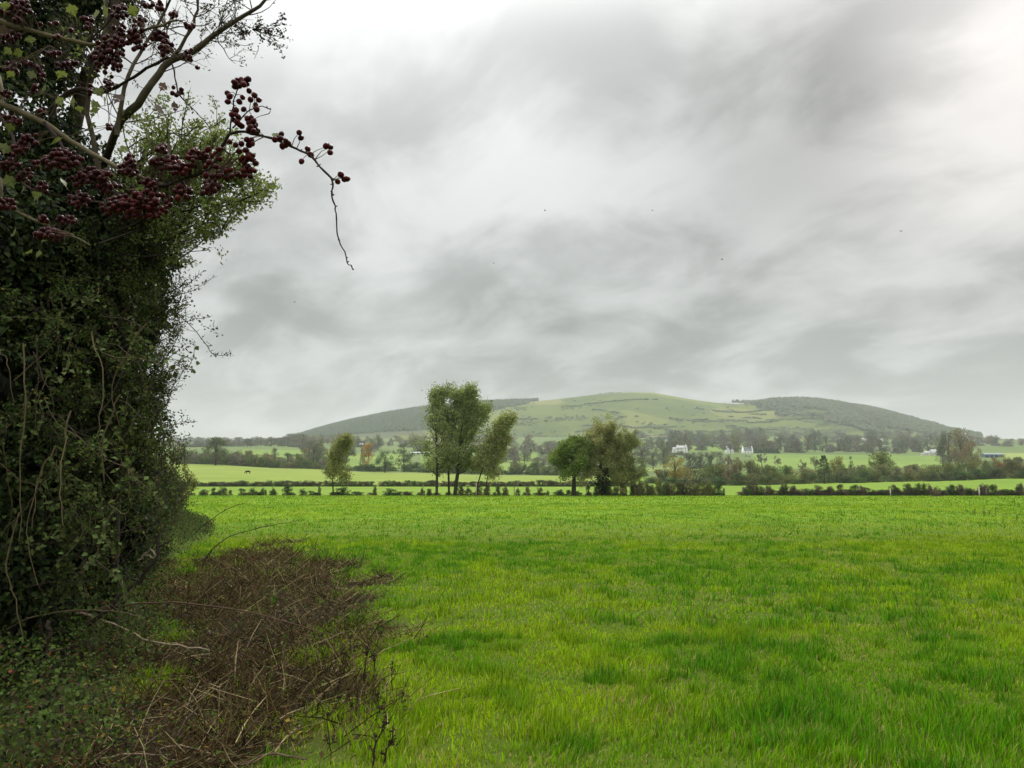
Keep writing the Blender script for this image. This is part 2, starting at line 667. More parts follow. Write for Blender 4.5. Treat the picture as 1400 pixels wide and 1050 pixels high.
# --- near pasture (from behind the camera to the row of shrubs)
ys = np.concatenate([np.linspace(-30, 0, 16)[:-1], np.linspace(0, 30, 121)[:-1], np.linspace(30, 104, 120)])
xs_s = np.linspace(-1, 1, 181)
half = 16 + np.maximum(ys, 0) * 1.25
XS = xs_s[None, :] * half[:, None]
YS = np.repeat(ys[:, None], len(xs_s), 1)
V, T = grid(XS, YS)
pm = patch_mask(V[:, 0], V[:, 1])
bm_ = bramble_mask(V[:, 0], V[:, 1]) * .8 * sstep(22, 12, V[:, 1])
m, N = new_mat('pasture_turf')
g = N.n('ShaderNodeNewGeometry')
pos = g.outputs['Position']
sepa = N.n('ShaderNodeSeparateXYZ')
N.link(pos, sepa.inputs[0])
n1 = N.noise(pos, 0.16, 5.0, 0.6, 0.5)
n2 = N.noise(pos, 1.1, 5.0, 0.65, 0.3)
n3 = N.noise(pos, 9.0, 5.0, 0.7)
f = N.math('ADD', N.math('MULTIPLY', n1, 0.45), N.math('ADD', N.math('MULTIPLY', n2, 0.35), N.math('MULTIPLY', n3, 0.2)))
turf = N.ramp(f, [(0.30, (0.050, 0.120, 0.008)), (0.42, (0.090, 0.185, 0.010)), (0.52, (0.130, 0.230, 0.012)), (0.62, (0.175, 0.255, 0.016)), (0.75, (0.20, 0.24, 0.035))])
# under the blades nearby one looks down on thatch and soil
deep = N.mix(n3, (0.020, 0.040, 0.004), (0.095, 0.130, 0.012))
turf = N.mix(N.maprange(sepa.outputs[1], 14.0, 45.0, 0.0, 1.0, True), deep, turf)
soil = N.ramp(N.noise(pos, 14.0, 6.0, 0.7), [(0.3, (0.006, 0.0045, 0.0025)), (0.5, (0.018, 0.012, 0.007)), (0.7, (0.045, 0.030, 0.016))])
vc = N.n('ShaderNodeVertexColor', layer_name='Col')
sv = N.n('ShaderNodeSeparateColor')
N.link(vc.outputs[0], sv.inputs[0])
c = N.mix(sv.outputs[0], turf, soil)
b = N.n('ShaderNodeBsdfPrincipled')
N.link(c, b.inputs['Base Color'])
b.inputs['Roughness'].default_value = 0.95
b.inputs['Specular IOR Level'].default_value = 0.08
bp = N.n('ShaderNodeBump')
bp.inputs['Strength'].default_value = 0.6
bp.inputs['Distance'].default_value = 0.05
N.link(n3, bp.inputs['Height'])
N.link(bp.outputs[0], b.inputs['Normal'])
o_ = N.n('ShaderNodeOutputMaterial')
N.link(b.outputs[0], o_.inputs[0])
M_PASTURE = m
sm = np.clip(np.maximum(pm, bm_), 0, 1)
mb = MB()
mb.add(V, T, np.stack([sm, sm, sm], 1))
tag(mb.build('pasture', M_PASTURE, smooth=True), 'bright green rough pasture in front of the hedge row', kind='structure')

# --- fields beyond, one sheet each
GREEN = [(0.33, (0.090, 0.155, 0.012)), (0.5, (0.125, 0.200, 0.015)), (0.67, (0.160, 0.230, 0.020))]
LIME = [(0.30, (0.125, 0.175, 0.024)), (0.5, (0.160, 0.210, 0.030)), (0.7, (0.200, 0.235, 0.042))]
DULL = [(0.32, (0.055, 0.085, 0.022)), (0.5, (0.085, 0.125, 0.030)), (0.68, (0.125, 0.150, 0.045))]
M_GREEN = field_mat('green_field', GREEN, 0.03, 0.8)
M_LIME = field_mat('lime_field', LIME, 0.035, 0.3)
M_DULL = field_mat('rough_field', DULL, 0.012, 0.2)


def sheet(name, label, mat, px0, px1, y0, y1, nx, ny):
    yy = np.geomspace(y0, y1, ny)
    tt = (np.linspace(px0, px1, nx) - 700) / F / 1.007
    X = tt[None, :] * yy[:, None]
    Yg = np.repeat(yy[:, None], nx, 1)
    V, T = grid(X, Yg)
    mb = MB()
    mb.add(V, T)
    return tag(mb.build(name, mat, smooth=True), label, kind='structure')


sheet('field_strip', 'narrow green strip of grass behind the row of shrubs', M_GREEN, -1400, 2800, 104, 180, 200, 14)
sheet('lime_field', 'yellow green grass field with the dark cow', M_LIME, -1400, 870, 180, 450, 130, 40)
sheet('green_field', 'green field behind the right hand row of shrubs', M_GREEN, 870, 2800, 180, 450, 120, 40)
sheet('valley_floor', 'small fields and rough ground between the tree lines', M_DULL, -1400, 2800, 450, 2000, 260, 80)
# lighter fields in the valley: sheets a hand above the valley floor


def overlay(name, label, mat, px0, px1, y0, y1, lift=0.35):
    o = sheet(name, label, mat, px0, px1, y0, y1, 40, 16)
    o.location.z = lift
    return o


M_MEAD = field_mat('meadow_field', [(0.33, (0.095, 0.150, 0.024)), (0.5, (0.125, 0.190, 0.030)), (0.67, (0.155, 0.210, 0.038))], 0.01, 0.1)
M_PALE = field_mat('pale_field', [(0.33, (0.150, 0.195, 0.045)), (0.5, (0.190, 0.235, 0.055)), (0.67, (0.225, 0.25, 0.075))], 0.01, 0.1)
overlay('distant_field', 'green field in a gap of the far tree line above the lone oak', M_MEAD, 325, 440, 620, 960)
overlay('distant_field', 'green field between the orange birch and the wind blown tree', M_MEAD, 448, 560, 560, 900)
overlay('distant_field', 'pale green field glimpsed behind the poplars', M_MEAD, 575, 735, 520, 960)
overlay('distant_field', 'green field below the three white houses', M_MEAD, 1030, 1290, 600, 925)
overlay('distant_field', 'pale field strip in front of the first white house', M_PALE, 858, 985, 600, 700)
overlay('distant_field', 'small green field between two white houses', M_MEAD, 945, 990, 1010, 1250)
overlay('distant_field', 'green field beside the long barn', M_PALE, 1368, 1560, 820, 1000)

# --- the hill
m, N = new_mat('hillside')
g = N.n('ShaderNodeNewGeometry')
pos = g.outputs['Position']
vo = N.n('ShaderNodeTexVoronoi', feature='F1')
wob = N.vmath('ADD', pos, N.vmath('SCALE', N.vmath('SUBTRACT', (lambda q: (N.link(pos, q.inputs['Vector']), q.inputs['Scale'].__setattr__('default_value', 0.006), q.outputs['Color'])[2])(N.n('ShaderNodeTexNoise')), (0.5, 0.5, 0.5)), scale=160.0))
mpp = N.n('ShaderNodeMapping')
N.link(wob, mpp.inputs[0])
mpp.inputs['Scale'].default_value = (1, 0.8, 0)
N.link(mpp.outputs[0], vo.inputs['Vector'])
vo.inputs['Scale'].default_value = 0.0052
sc_ = N.n('ShaderNodeSeparateColor')
N.link(vo.outputs['Color'], sc_.inputs[0])
nz = N.noise(pos, 0.012, 6.0, 0.65)
field = N.ramp(N.math('ADD', N.math('MULTIPLY', sc_.outputs[0], 0.45), N.math('MULTIPLY', nz, 0.55)),
               [(0.25, (0.044, 0.066, 0.016)), (0.42, (0.074, 0.098, 0.019)), (0.58, (0.104, 0.124, 0.024)), (0.75, (0.140, 0.140, 0.040))])
b = N.n('ShaderNodeBsdfPrincipled')
vc = N.n('ShaderNodeVertexColor', layer_name='Col')
sv = N.n('ShaderNodeSeparateColor')
N.link(vc.outputs[0], sv.inputs[0])
heath = N.mix(nz, (0.045, 0.056, 0.030), (0.080, 0.088, 0.042))
c = N.mix(sv.outputs[0], field, heath)
N.link(c, b.inputs['Base Color'])
b.inputs['Roughness'].default_value = 0.95
b.inputs['Specular IOR Level'].default_value = 0.05
o_ = N.n('ShaderNodeOutputMaterial')
N.link(b.outputs[0], o_.inputs[0])
M_HILL = m


def hill_q(x, y):
    """photo column and 0..1 height up the hill"""
    return to_px(x, y), np.clip((np.asarray(y) - 2000) / 1000, 0, 1)


def up_hill(f):
    return np.sin(np.clip(f, 0, 1) * math.pi / 2) ** 1.15


def wood_left(px, f):
    s_ = up_hill(f)
    lo = np.interp(px, [380, 540, 560, 600, 650, 700, 735], [0.02, 0.04, .08, .25, .52, .78, .93]) + .26 * (fbm(px / 22.0, f * 8, 1.0, 4) - .5)
    return (px > 395) & (px < 736) & (s_ > lo)


def wood_right(px, f):
    s_ = up_hill(f)
    lo = np.interp(px, [1005, 1030, 1060, 1100, 1180, 1250, 1350], [.98, .78, .55, .38, .20, .10, .02]) + .30 * (fbm(px / 16.0, f * 9, 2.0, 4) - .5)
    gap = (np.hypot((px - 1118) / 20.0, (s_ - .52) / .10) < 1) | (np.hypot((px - 1240) / 40.0, (s_ - .18) / .09) < 1) | ((s_ > .95) & (px < 1110))
    return (px > 1005) & (px < 1345) & (s_ > lo) & ~gap


yy = np.linspace(2000, 5200, 150)
tt = (np.linspace(-1400, 2800, 320) - 700) / F / 1.007
X = tt[None, :] * yy[:, None]
Yg = np.repeat(yy[:, None], len(tt), 1)
V, T = grid(X, Yg)
px_, f_ = hill_q(V[:, 0], V[:, 1])
hm = (wood_left(px_, f_) | wood_right(px_, f_)).astype(float)
mb = MB()
mb.add(V, T, np.stack([hm, hm, hm], 1))
tag(mb.build('hill', M_HILL, smooth=True), 'broad green hill with fields and dark woods', kind='structure')

# woods on the hill: thousands of small crowns, one mass each


def wood_points(test, px0, px1, n, f0=0.0, f1=1.0):
    f = rng.uniform(f0, f1, n)
    y = 2000 + 1000 * f
    px = rng.uniform(px0, px1, n)
    x = (px - 700) / F / 1.007 * y
    k = test(px, f)
    return x[k], y[k]


def cones(mb, x, y, h, w, C, jag=0.25):
    n = len(x)
    z = H(x, y)
    a = rng.uniform(0, 2 * math.pi, n)[:, None] + np.arange(4)[None] * math.pi / 2
    rr = w[:, None] * rng.uniform(1 - jag, 1 + jag, (n, 4)) * 0.5
    ring = np.stack([x[:, None] + rr * np.cos(a), y[:, None] + rr * np.sin(a), np.repeat(z[:, None] + 0.10 * h[:, None], 4, 1)], -1)
    top = np.stack([x, y, z + h], -1)[:, None]
    V = np.concatenate([ring, top], 1).reshape(-1, 3)
    b = (np.arange(n) * 5)[:, None]
    T = np.concatenate([b + np.array([[i, (i + 1) % 4, 4]]) for i in range(4)])
    mb.add(V, T, np.repeat(C, 5, axis=0))


def blobs(mb, x, y, h, w, C):
    """rough eight faced crowns"""
    n = len(x)
    z = H(x, y)
    a = rng.uniform(0, 2 * math.pi, n)[:, None] + np.arange(5)[None] * 2 * math.pi / 5
    rr = w[:, None] * rng.uniform(0.7, 1.3, (n, 5)) * 0.5
    mid = np.stack([x[:, None] + rr * np.cos(a), y[:, None] + rr * np.sin(a), z[:, None] + h[:, None] * rng.uniform(0.35, 0.65, (n, 5))], -1)
    lo = np.stack([x, y, z - 0.5], -1)[:, None]
    top = np.stack([x + rng.normal(0, 0.08, n) * w, y, z + h], -1)[:, None]
    V = np.concatenate([mid, lo, top], 1).reshape(-1, 3)
    b = (np.arange(n) * 7)[:, None]
    T = np.concatenate([b + np.array([[i, (i + 1) % 5, 6]]) for i in range(5)])
    mb.add(V, T, np.repeat(C, 7, axis=0))


M_WOOD = leaf_mat('far_foliage', trans=0.15, rough=0.9, spec=0.05)


def tone(n, base, var=0.25):
    k = rng.uniform(1 - var, 1 + var, (n, 1))
    return np.clip(np.asarray(base)[None] * k * rng.uniform(0.93, 1.07, (n, 3)), 0, 1)


mb = MB()
x, y = wood_points(wood_left, 390, 740, 15000, 0.15, 1.0)
cones(mb, x, y, rng.uniform(9, 15, len(x)), rng.uniform(6, 10, len(x)), tone(len(x), (0.044, 0.062, 0.034), .45))
yr = np.full(600, 2995.0) + rng.uniform(-30, 6, 600)
pr = rng.uniform(560, 735, 600)
cones(mb, (pr - 700) / F / 1.007 * yr, yr, rng.uniform(13, 17, 600), rng.uniform(7, 10, 600), tone(600, (0.040, 0.054, 0.032), .4))
tag(mb.build('conifer_plantation', M_WOOD), 'dark conifer plantation on the left shoulder of the hill', 'wood', kind='stuff')
mb = MB()
x, y = wood_points(wood_right, 1005, 1350, 15000, 0.1, 1.0)
n = len(x)
blobs(mb, x, y, rng.uniform(6, 16, n) * (.6 + .8 * vnoise(x / 60, y / 60, 2.0)), rng.uniform(8, 17, n), tone(n, (0.044, 0.054, 0.028), 0.5) * (.6 + .8 * fbm(x / 110, y / 110, 4.0, 3))[:, None])
tag(mb.build('hillside_wood', M_WOOD), 'grey brown wood covering the right spur of the hill', 'wood', kind='stuff')
# scrub and hedge lines on the open hillside
mb = MB()
lines = []
for i in range(34):
    p0 = rng.uniform(650, 1200)
    f0 = abs(rng.normal(0.0, 0.26)) + 0.02
    ln = rng.uniform(20, 130)
    sl = rng.uniform(-0.10, 0.10)
    k = int(ln * 1.6)
    t = np.linspace(0, 1, k)
    pxs = p0 + ln * t
    fs = np.clip(f0 + sl * t + rng.normal(0, .004, k) + 0.03 * (vnoise(t * 5, i * 3.1) - 0.5), 0.0, 0.95)
    keep = vnoise(t * 9, i * 7.7) > .38
    lines.append(np.stack([pxs, fs], 1)[keep])
q = np.concatenate(lines)
extra = np.stack([rng.uniform(640, 1220, 500), np.abs(rng.normal(0, 0.30, 500))], 1)[:170]
cl = []
for i in range(26):
    c0 = np.array([rng.uniform(700, 1200), abs(rng.normal(0.05, 0.25))])
    cl.append(c0 + rng.normal(size=(24, 2)) * np.array([9, 0.018]))
q = np.concatenate([q, extra] + cl)
q = q[(q[:, 1] > 0) & (q[:, 1] < 0.9) & ~wood_right(q[:, 0], q[:, 1])]
y = 2000 + 1000 * q[:, 1]
x = (q[:, 0] - 700) / F / 1.007 * y
n = len(x)
blobs(mb, x, y, rng.uniform(2.2, 5.5, n), rng.uniform(6, 15, n), tone(n, (0.066, 0.090, 0.030), 0.3))
tag(mb.build('hillside_scrub', M_WOOD), 'hedge lines and scrub scattered over the open green hillside', 'scrub', kind='stuff')
# a low dark line of gorse along the crest
mb = MB()
pr = rng.uniform(745, 1010, 420)
yr = np.full(420, 2990.0)
blobs(mb, (pr - 700) / F / 1.007 * yr, yr, rng.uniform(1.5, 3.8, 420), rng.uniform(5, 10, 420), tone(420, (0.055, 0.06, 0.035)))
tag(mb.build('crest_scrub', M_WOOD), 'thin dark line of scrub along the crest of the hill', 'scrub', kind='stuff')

# --- air
hz = bpy.data.materials.new('haze_air')
hz.use_nodes = True
N = Nodes(hz.node_tree)
pv = N.n('ShaderNodeVolumePrincipled')
pv.inputs['Color'].default_value = (0.93, 0.965, 0.985, 1)
pv.inputs['Density'].default_value = 1.1e-4
pv.inputs['Anisotropy'].default_value = 0.0
o_ = N.n('ShaderNodeOutputMaterial')
N.link(pv.outputs[0], o_.inputs['Volume'])
mb = MB()
mb.box((-11000, -400, -9), (11000, 5400, 335))
tag(mb.build('haze', hz), 'pale damp air in front of the distant hill', kind='stuff')

# ================================================================ HOUSES AND BARNS
M_WHITE = plain_mat('white_render', (0.80, 0.80, 0.78), 0.8, 0.2, 0.06, 0.6)
M_CREAM = plain_mat('cream_render', (0.66, 0.62, 0.52), 0.8, 0.2, 0.08, 0.6)
M_SLATE = plain_mat('slate', (0.075, 0.085, 0.10), 0.6, 0.3, 0.2, 1.5)
M_PALEROOF = plain_mat('pale_roof', (0.42, 0.42, 0.42), 0.7, 0.2, 0.12, 1.0)
M_GLASS = plain_mat('dark_glass', (0.03, 0.04, 0.05), 0.15, 0.5, 0.1, 1.0)
M_DOOR = plain_mat('painted_door', (0.10, 0.05, 0.04), 0.5, 0.3, 0.1, 1.0)
M_BLUE = plain_mat('blue_grey_sheeting', (0.11, 0.17, 0.23), 0.5, 0.4, 0.12, 0.8)
M_SHEET = plain_mat('pale_sheeting', (0.62, 0.66, 0.68), 0.5, 0.4, 0.08, 0.8)
M_BARNROOF = plain_mat('barn_roof_sheeting', (0.26, 0.32, 0.37), 0.5, 0.4, 0.1, 0.8)
M_STONE = plain_mat('pale_stone', (0.46, 0.44, 0.38), 0.9, 0.1, 0.15, 0.6)
M_DARKGAP = plain_mat('dark_opening', (0.02, 0.02, 0.022), 0.9, 0.1, 0.1, 1.0)  # on doorways and tower opening: flat panels, inner shade painted as near black


def gable(w, d, h, r, x0=0.0, y0=0.0, z0=0.0):
    """closed body with two gable ends: w along x, d along y, eaves h, ridge r (ridge runs along x)"""
    V = np.array([(-w / 2, -d / 2, -1.2), (w / 2, -d / 2, -1.2), (w / 2, d / 2, -1.2), (-w / 2, d / 2, -1.2),
                  (-w / 2, -d / 2, h), (w / 2, -d / 2, h), (w / 2, d / 2, h), (-w / 2, d / 2, h), (-w / 2, 0, r), (w / 2, 0, r)], float)
    T = [(0, 1, 5), (0, 5, 4), (2, 3, 7), (2, 7, 6), (1, 2, 6), (1, 6, 5), (5, 6, 9), (3, 0, 4), (3, 4, 7), (4, 8, 7)]
    return V + np.array([x0, y0, z0]), T


def roof_shape(w, d, h, r, o=0.35, t=0.22, x0=0.0, y0=0.0):
    """two pitched slabs resting on the gable body"""
    s = (r - h) / (d / 2)
    e = d / 2 + o
    ze = h - s * o
    k = 0.03
    V = []
    for x in (-w / 2 - o, w / 2 + o):
        V += [(x, -e, ze + k), (x, 0, r + k), (x, e, ze + k), (x, e, ze + t), (x, 0, r + t), (x, -e, ze + t)]
    V = np.array(V, float) + np.array([x0, y0, 0])
    T = []
    for i in range(6):
        j = (i + 1) % 6
        T += [(i, j, j + 6), (i, j + 6, i + 6)]
    for b_ in (0, 6):
        T += [(b_, b_ + 1, b_ + 4), (b_, b_ + 4, b_ + 5), (b_ + 1, b_ + 2, b_ + 3), (b_ + 1, b_ + 3, b_ + 4)]
    return V, T


def piece(name, V, T, mat, root, rot=0.0):
    """V in the thing's own frame, turned by rot about its base"""
    V = np.asarray(V, float)
    c, s = math.cos(rot), math.sin(rot)
    V = np.stack([V[:, 0] * c - V[:, 1] * s, V[:, 0] * s + V[:, 1] * c, V[:, 2]], 1)
    mb = MB()
    mb.add(V + parent_origin(root), T)
    return mb.build(name, mat, root)


def boxv(x0, x1, y0, y1, z0, z1):
    b_ = MB()
    b_.box((x0, y0, z0), (x1, y1, z1))
    return b_.V[0], b_.F[0]


def windows(root, rot, spots, y, w=1.1, h=1.3, frame=M_WHITE):
    for x, z in spots:
        wf = piece('window', *boxv(x - w / 2 - .1, x + w / 2 + .1, y - .06, y + .10, z - h / 2 - .1, z + h / 2 + .1), frame, root, rot)
        piece('pane', *boxv(x - w / 2, x + w / 2, y - .075, y - .05, z - h / 2, z + h / 2), M_GLASS, wf, rot)


def house_base(px, py, Y, name, label, cat='house'):
    p = at(px, py, Y)
    p[2] = float(H(p[0], Y))
    return thing(name, label, cat, p)


# white house with several gables, first of the three from the left
h1 = house_base(930.5, 618.5, 985, 'white_house', 'large white gabled house with pale roof, above the orange and green round tree')
piece('wall', *gable(13, 8, 5.4, 8.6, 1.6, 1), M_WHITE, h1)
piece('roof', *roof_shape(13, 8, 5.4, 8.6, x0=1.6, y0=1), M_PALEROOF, h1)
Vg, Tg = gable(7, 5, 5.2, 8.0)
Vg = np.stack([Vg[:, 1] + 5, -Vg[:, 0] - 3.5, Vg[:, 2]], 1)
piece('wall', Vg, [t[::-1] for t in Tg], M_WHITE, h1)
Vr, Tr = roof_shape(7, 5, 5.2, 8.0)
piece('roof', np.stack([Vr[:, 1] + 5, -Vr[:, 0] - 3.5, Vr[:, 2]], 1), Tr, M_PALEROOF, h1)
piece('wall', *gable(4.6, 6, 4.2, 6.4, -7.6, 0), M_WHITE, h1)
piece('roof', *roof_shape(4.6, 6, 4.2, 6.4, 0.25, x0=-7.6), M_PALEROOF, h1)
for cx_ in (-3.2, 7.0):
    piece('chimney', *boxv(cx_ - .5, cx_ + .5, 0.6, 1.5, 7.6, 10.0), M_WHITE, h1)
windows(h1, 0, [(-2.8, 1.6), (-2.8, 4.2), (0, 4.2), (1.4, 1.6)], -3.05)
windows(h1, 0, [(5, 1.7), (5, 4.5)], -7.05)
windows(h1, 0, [(-7.8, 1.7)], -3.05, 1.4)
piece('door', *boxv(-0.9, 0.1, -3.08, -2.9, 0, 2.1), M_DOOR, h1)

# second: two small white gables side by side
h2 = house_base(997, 622.0, 960, 'white_house', 'small white house with two front gables, middle of the three white houses')
for gx, ww, e_, r_ in ((-2.4, 4.4, 4.6, 7.4), (3.0, 3.6, 3.4, 5.6)):
    Vg, Tg = gable(7, ww, e_, r_)
    piece('wall', np.stack([Vg[:, 1] + gx, -Vg[:, 0], Vg[:, 2]], 1), [t[::-1] for t in Tg], M_WHITE, h2)
    Vr, Tr = roof_shape(7, ww, e_, r_)
    piece('roof', np.stack([Vr[:, 1] + gx, -Vr[:, 0], Vr[:, 2]], 1), Tr, M_SLATE, h2)
    windows(h2, 0, [(gx, 1.6)] + ([(gx, 4.4)] if e_ > 4 else []), -3.55)
piece('chimney', *boxv(-2.9, -1.9, 1.6, 2.5, 6.6, 8.8), M_WHITE, h2)
piece('door', *boxv(.1, 1.0, -3.58, -3.4, 0, 2.1), M_DOOR, h2)

# third: dark slate roof between white gable ends, three white dormers
h3 = house_base(1022, 622.0, 955, 'white_house', 'white house with dark slate roof and three dormers, beside the long dark hedge')
piece('wall', *gable(10.6, 7, 3.0, 7.0), M_WHITE, h3)
piece('roof', *roof_shape(10.3, 7, 3.0, 7.0, 0.0, 0.3), M_SLATE, h3)
for s in (-1, 1):
    V = np.array([(s * 5.3, -3.9, 0), (s * 6.0, -3.9, 0), (s * 6.0, 3.9, 0), (s * 5.3, 3.9, 0), (s * 5.3, -3.9, 3.2), (s * 6.0, -3.9, 3.2), (s * 6.0, 3.9, 3.2), (s * 5.3, 3.9, 3.2), (s * 5.3, 0, 7.9), (s * 6.0, 0, 7.9)])
    T = [(0, 1, 5), (0, 5, 4), (2, 3, 7), (2, 7, 6), (1, 2, 6), (1, 6, 5), (5, 6, 9), (3, 0, 4), (3, 4, 7), (4, 8, 7), (4, 5, 9), (4, 9, 8), (6, 7, 8), (6, 8, 9)]
    piece('gable_wall', V, T, M_WHITE, h3)
    piece('chimney', *boxv(s * 5.65 - .5, s * 5.65 + .5, -.5, .5, 7.0, 9.2), M_WHITE, h3)
for gx in (-3.2, 0, 3.2):
    Vg, Tg = gable(3.0, 1.9, 4.3, 5.2)
    dm = piece('dormer', np.stack([Vg[:, 1] + gx, -Vg[:, 0] - 2.0, np.maximum(Vg[:, 2], 3.1)], 1), [t[::-1] for t in Tg], M_WHITE, h3)
    piece('pane', *boxv(gx - .55, gx + .55, -3.56, -3.52, 3.35, 4.4), M_GLASS, dm)
windows(h3, 0, [(-3.2, 1.5), (3.2, 1.5)], -3.55)
piece('door', *boxv(-.5, .5, -3.58, -3.4, 0, 2.1), M_DOOR, h3)

# grey roofed farmhouse on the right with two roof heights
h4 = house_base(1276, 623.5, 925, 'farmhouse', 'long cream farmhouse with grey roof in two heights, by the brown trees')
piece('wall', *gable(15, 7, 3.6, 7.4, 4.2, 0), M_CREAM, h4)
piece('roof', *roof_shape(15, 7, 3.6, 7.4, x0=4.2), M_PALEROOF, h4)
piece('wall', *gable(7.6, 6, 2.8, 5.6, -7.2, -0.4), M_CREAM, h4)
piece('roof', *roof_shape(7.6, 6, 2.8, 5.6, 0.3, x0=-7.2, y0=-0.4), M_PALEROOF, h4)
piece('wall', *gable(3.6, 4, 1.8, 3.0, -12.9, -0.6), M_CREAM, h4)
piece('roof', *roof_shape(3.6, 4, 1.8, 3.0, 0.2, x0=-12.9, y0=-0.6), M_PALEROOF, h4)
windows(h4, 0, [(-1, 1.7), (2.2, 1.7), (8.6, 1.7)], -3.55, 1.0, 1.1)
windows(h4, 0, [(-8.4, 1.5)], -3.45, 1.0, 1.0)
piece('door', *boxv(5.2, 6.2, -3.58, -3.4, 0, 2.1), M_DOOR, h4)
piece('chimney', *boxv(10.6, 11.6, -.5, .5, 6.9, 8.6), M_STONE, h4)

# long blue grey barn with pale roof edge
b1 = house_base(1356, 620.0, 880, 'barn', 'long low blue grey barn with pale roof edge and white end wall')
piece('wall', *gable(21, 10, 3.2, 3.9), M_BLUE, b1)
piece('roof', *roof_shape(21, 10, 3.3, 4.6, 0.4, 0.35), M_BARNROOF, b1)
piece('end_wall', *boxv(10.55, 11.2, -5.1, 4.9, -.8, 4.0), M_SHEET, b1)
for x0 in (-8.5, -3.2, 2.1, 7.0):
    piece('doorway', *boxv(x0 - 1.7, x0 + 1.7, -5.06, -4.9, 0, 2.6), M_DARKGAP, b1)

# low shed with a pale roof seen between the poplars and the grey green tree
s1 = house_base(571, 614.5, 900, 'long_shed', 'long low shed with a pale roof, left of the poplars', 'shed')
piece('wall', *gable(19, 8, 1.7, 2.4), M_STONE, s1)
piece('roof', *roof_shape(19, 8, 1.75, 2.6, 0.3, 0.25), M_SHEET, s1)
for x0 in (-5, 1, 6):
    piece('doorway', *boxv(x0 - 1.2, x0 + 1.2, -4.06, -3.9, 0, 1.5), M_DARKGAP, s1)

# pale farmhouse glimpsed between the poplars and the leaning poplar
h5 = house_base(673.5, 604.0, 1150, 'pale_house', 'pale grey house glimpsed between the poplars and the leaning poplar')
piece('wall', *gable(10, 7, 5.0, 8.2), M_STONE, h5)
piece('roof', *roof_shape(10, 7, 5.0, 8.2), M_SLATE, h5)
piece('chimney', *boxv(-4.3, -3.3, -.5, .5, 7.2, 10), M_STONE, h5)
windows(h5, 0, [(-2.5, 1.6), (2.5, 1.6), (-2.5, 4), (2.5, 4)], -3.55)

# small cream cottage far left
h6 = house_base(494, 611.5, 1250, 'cream_cottage', 'tiny cream cottage among the trees above the orange birch')
piece('wall', *gable(9, 6, 3.0, 5.2), M_CREAM, h6)
piece('roof', *roof_shape(9, 6, 3.0, 5.2), M_PALEROOF, h6)
windows(h6, 0, [(-2.4, 1.5), (2.4, 1.5)], -3.05)

# slim tower with pointed top on the right
t1 = house_base(1319.5, 607, 1500, 'church_tower', 'slim pale church tower with a pointed top above the brown trees', 'tower')
piece('wall', *boxv(-2.2, 2.2, -2.2, 2.2, -2, 24), M_STONE, t1)
piece('spire', np.array([(-2.4, -2.4, 24), (2.4, -2.4, 24), (2.4, 2.4, 24), (-2.4, 2.4, 24), (0, 0, 40)]), [(0, 1, 4), (1, 2, 4), (2, 3, 4), (3, 0, 4), (0, 2, 1), (0, 3, 2)], M_PALEROOF, t1)
piece('opening', *boxv(-.6, .6, -2.26, -2.1, 17, 21), M_DARKGAP, t1)
# two tiny white houses among the trees under the wooded spur
for px, lab in ((1181, 'tiny white house among the trees under the wooded spur, nearer the hill crest'), (1206, 'tiny white house among the trees under the wooded spur, nearer the farmhouse')):
    hh = house_base(px, 603, 1650, 'white_cottage', lab)
    piece('wall', *gable(9, 7, 4.5, 7.5), M_WHITE, hh)
    piece('roof', *roof_shape(9, 7, 4.5, 7.5), M_PALEROOF, hh)

# ================================================================ TREES

OAKS, BUSHES, TALLS, SPARSE, CONIFERS = [], [], [], [], []


def crown_leaves(mb, centres, radii, n_each, leaf, base, var=0.3, droop=0.0, wind=(0, 0, 0), up=0.4, stretch=1.0):
    """leaf sized faces scattered through clumps of foliage"""
    for c, r in zip(centres, radii):
        n = int(n_each * rng.uniform(0.7, 1.3))
        d = runit(n)
        q = rng.random(n) ** (1 / 2.2)
        P = c + d * (q * r)[:, None] * np.array([1, 1, 0.8 * stretch])
        D = unit(d * 0.6 + runit(n) * 0.7 + np.array([0, 0, -droop]) + np.asarray(wind))
        Nn = unit(d * 0.5 + np.array([0, 0, up]) + runit(n) * 0.5)
        k = rng.uniform(1 - var, 1 + var)
        col = np.asarray(base) * k * rng.uniform(0.8, 1.2, (n, 1)) * rng.uniform(0.9, 1.1, (n, 3))
        leaves(mb, P, D, Nn, leaf * rng.uniform(0.7, 1.3, n), leaf * rng.uniform(0.45, 0.8, n), col)


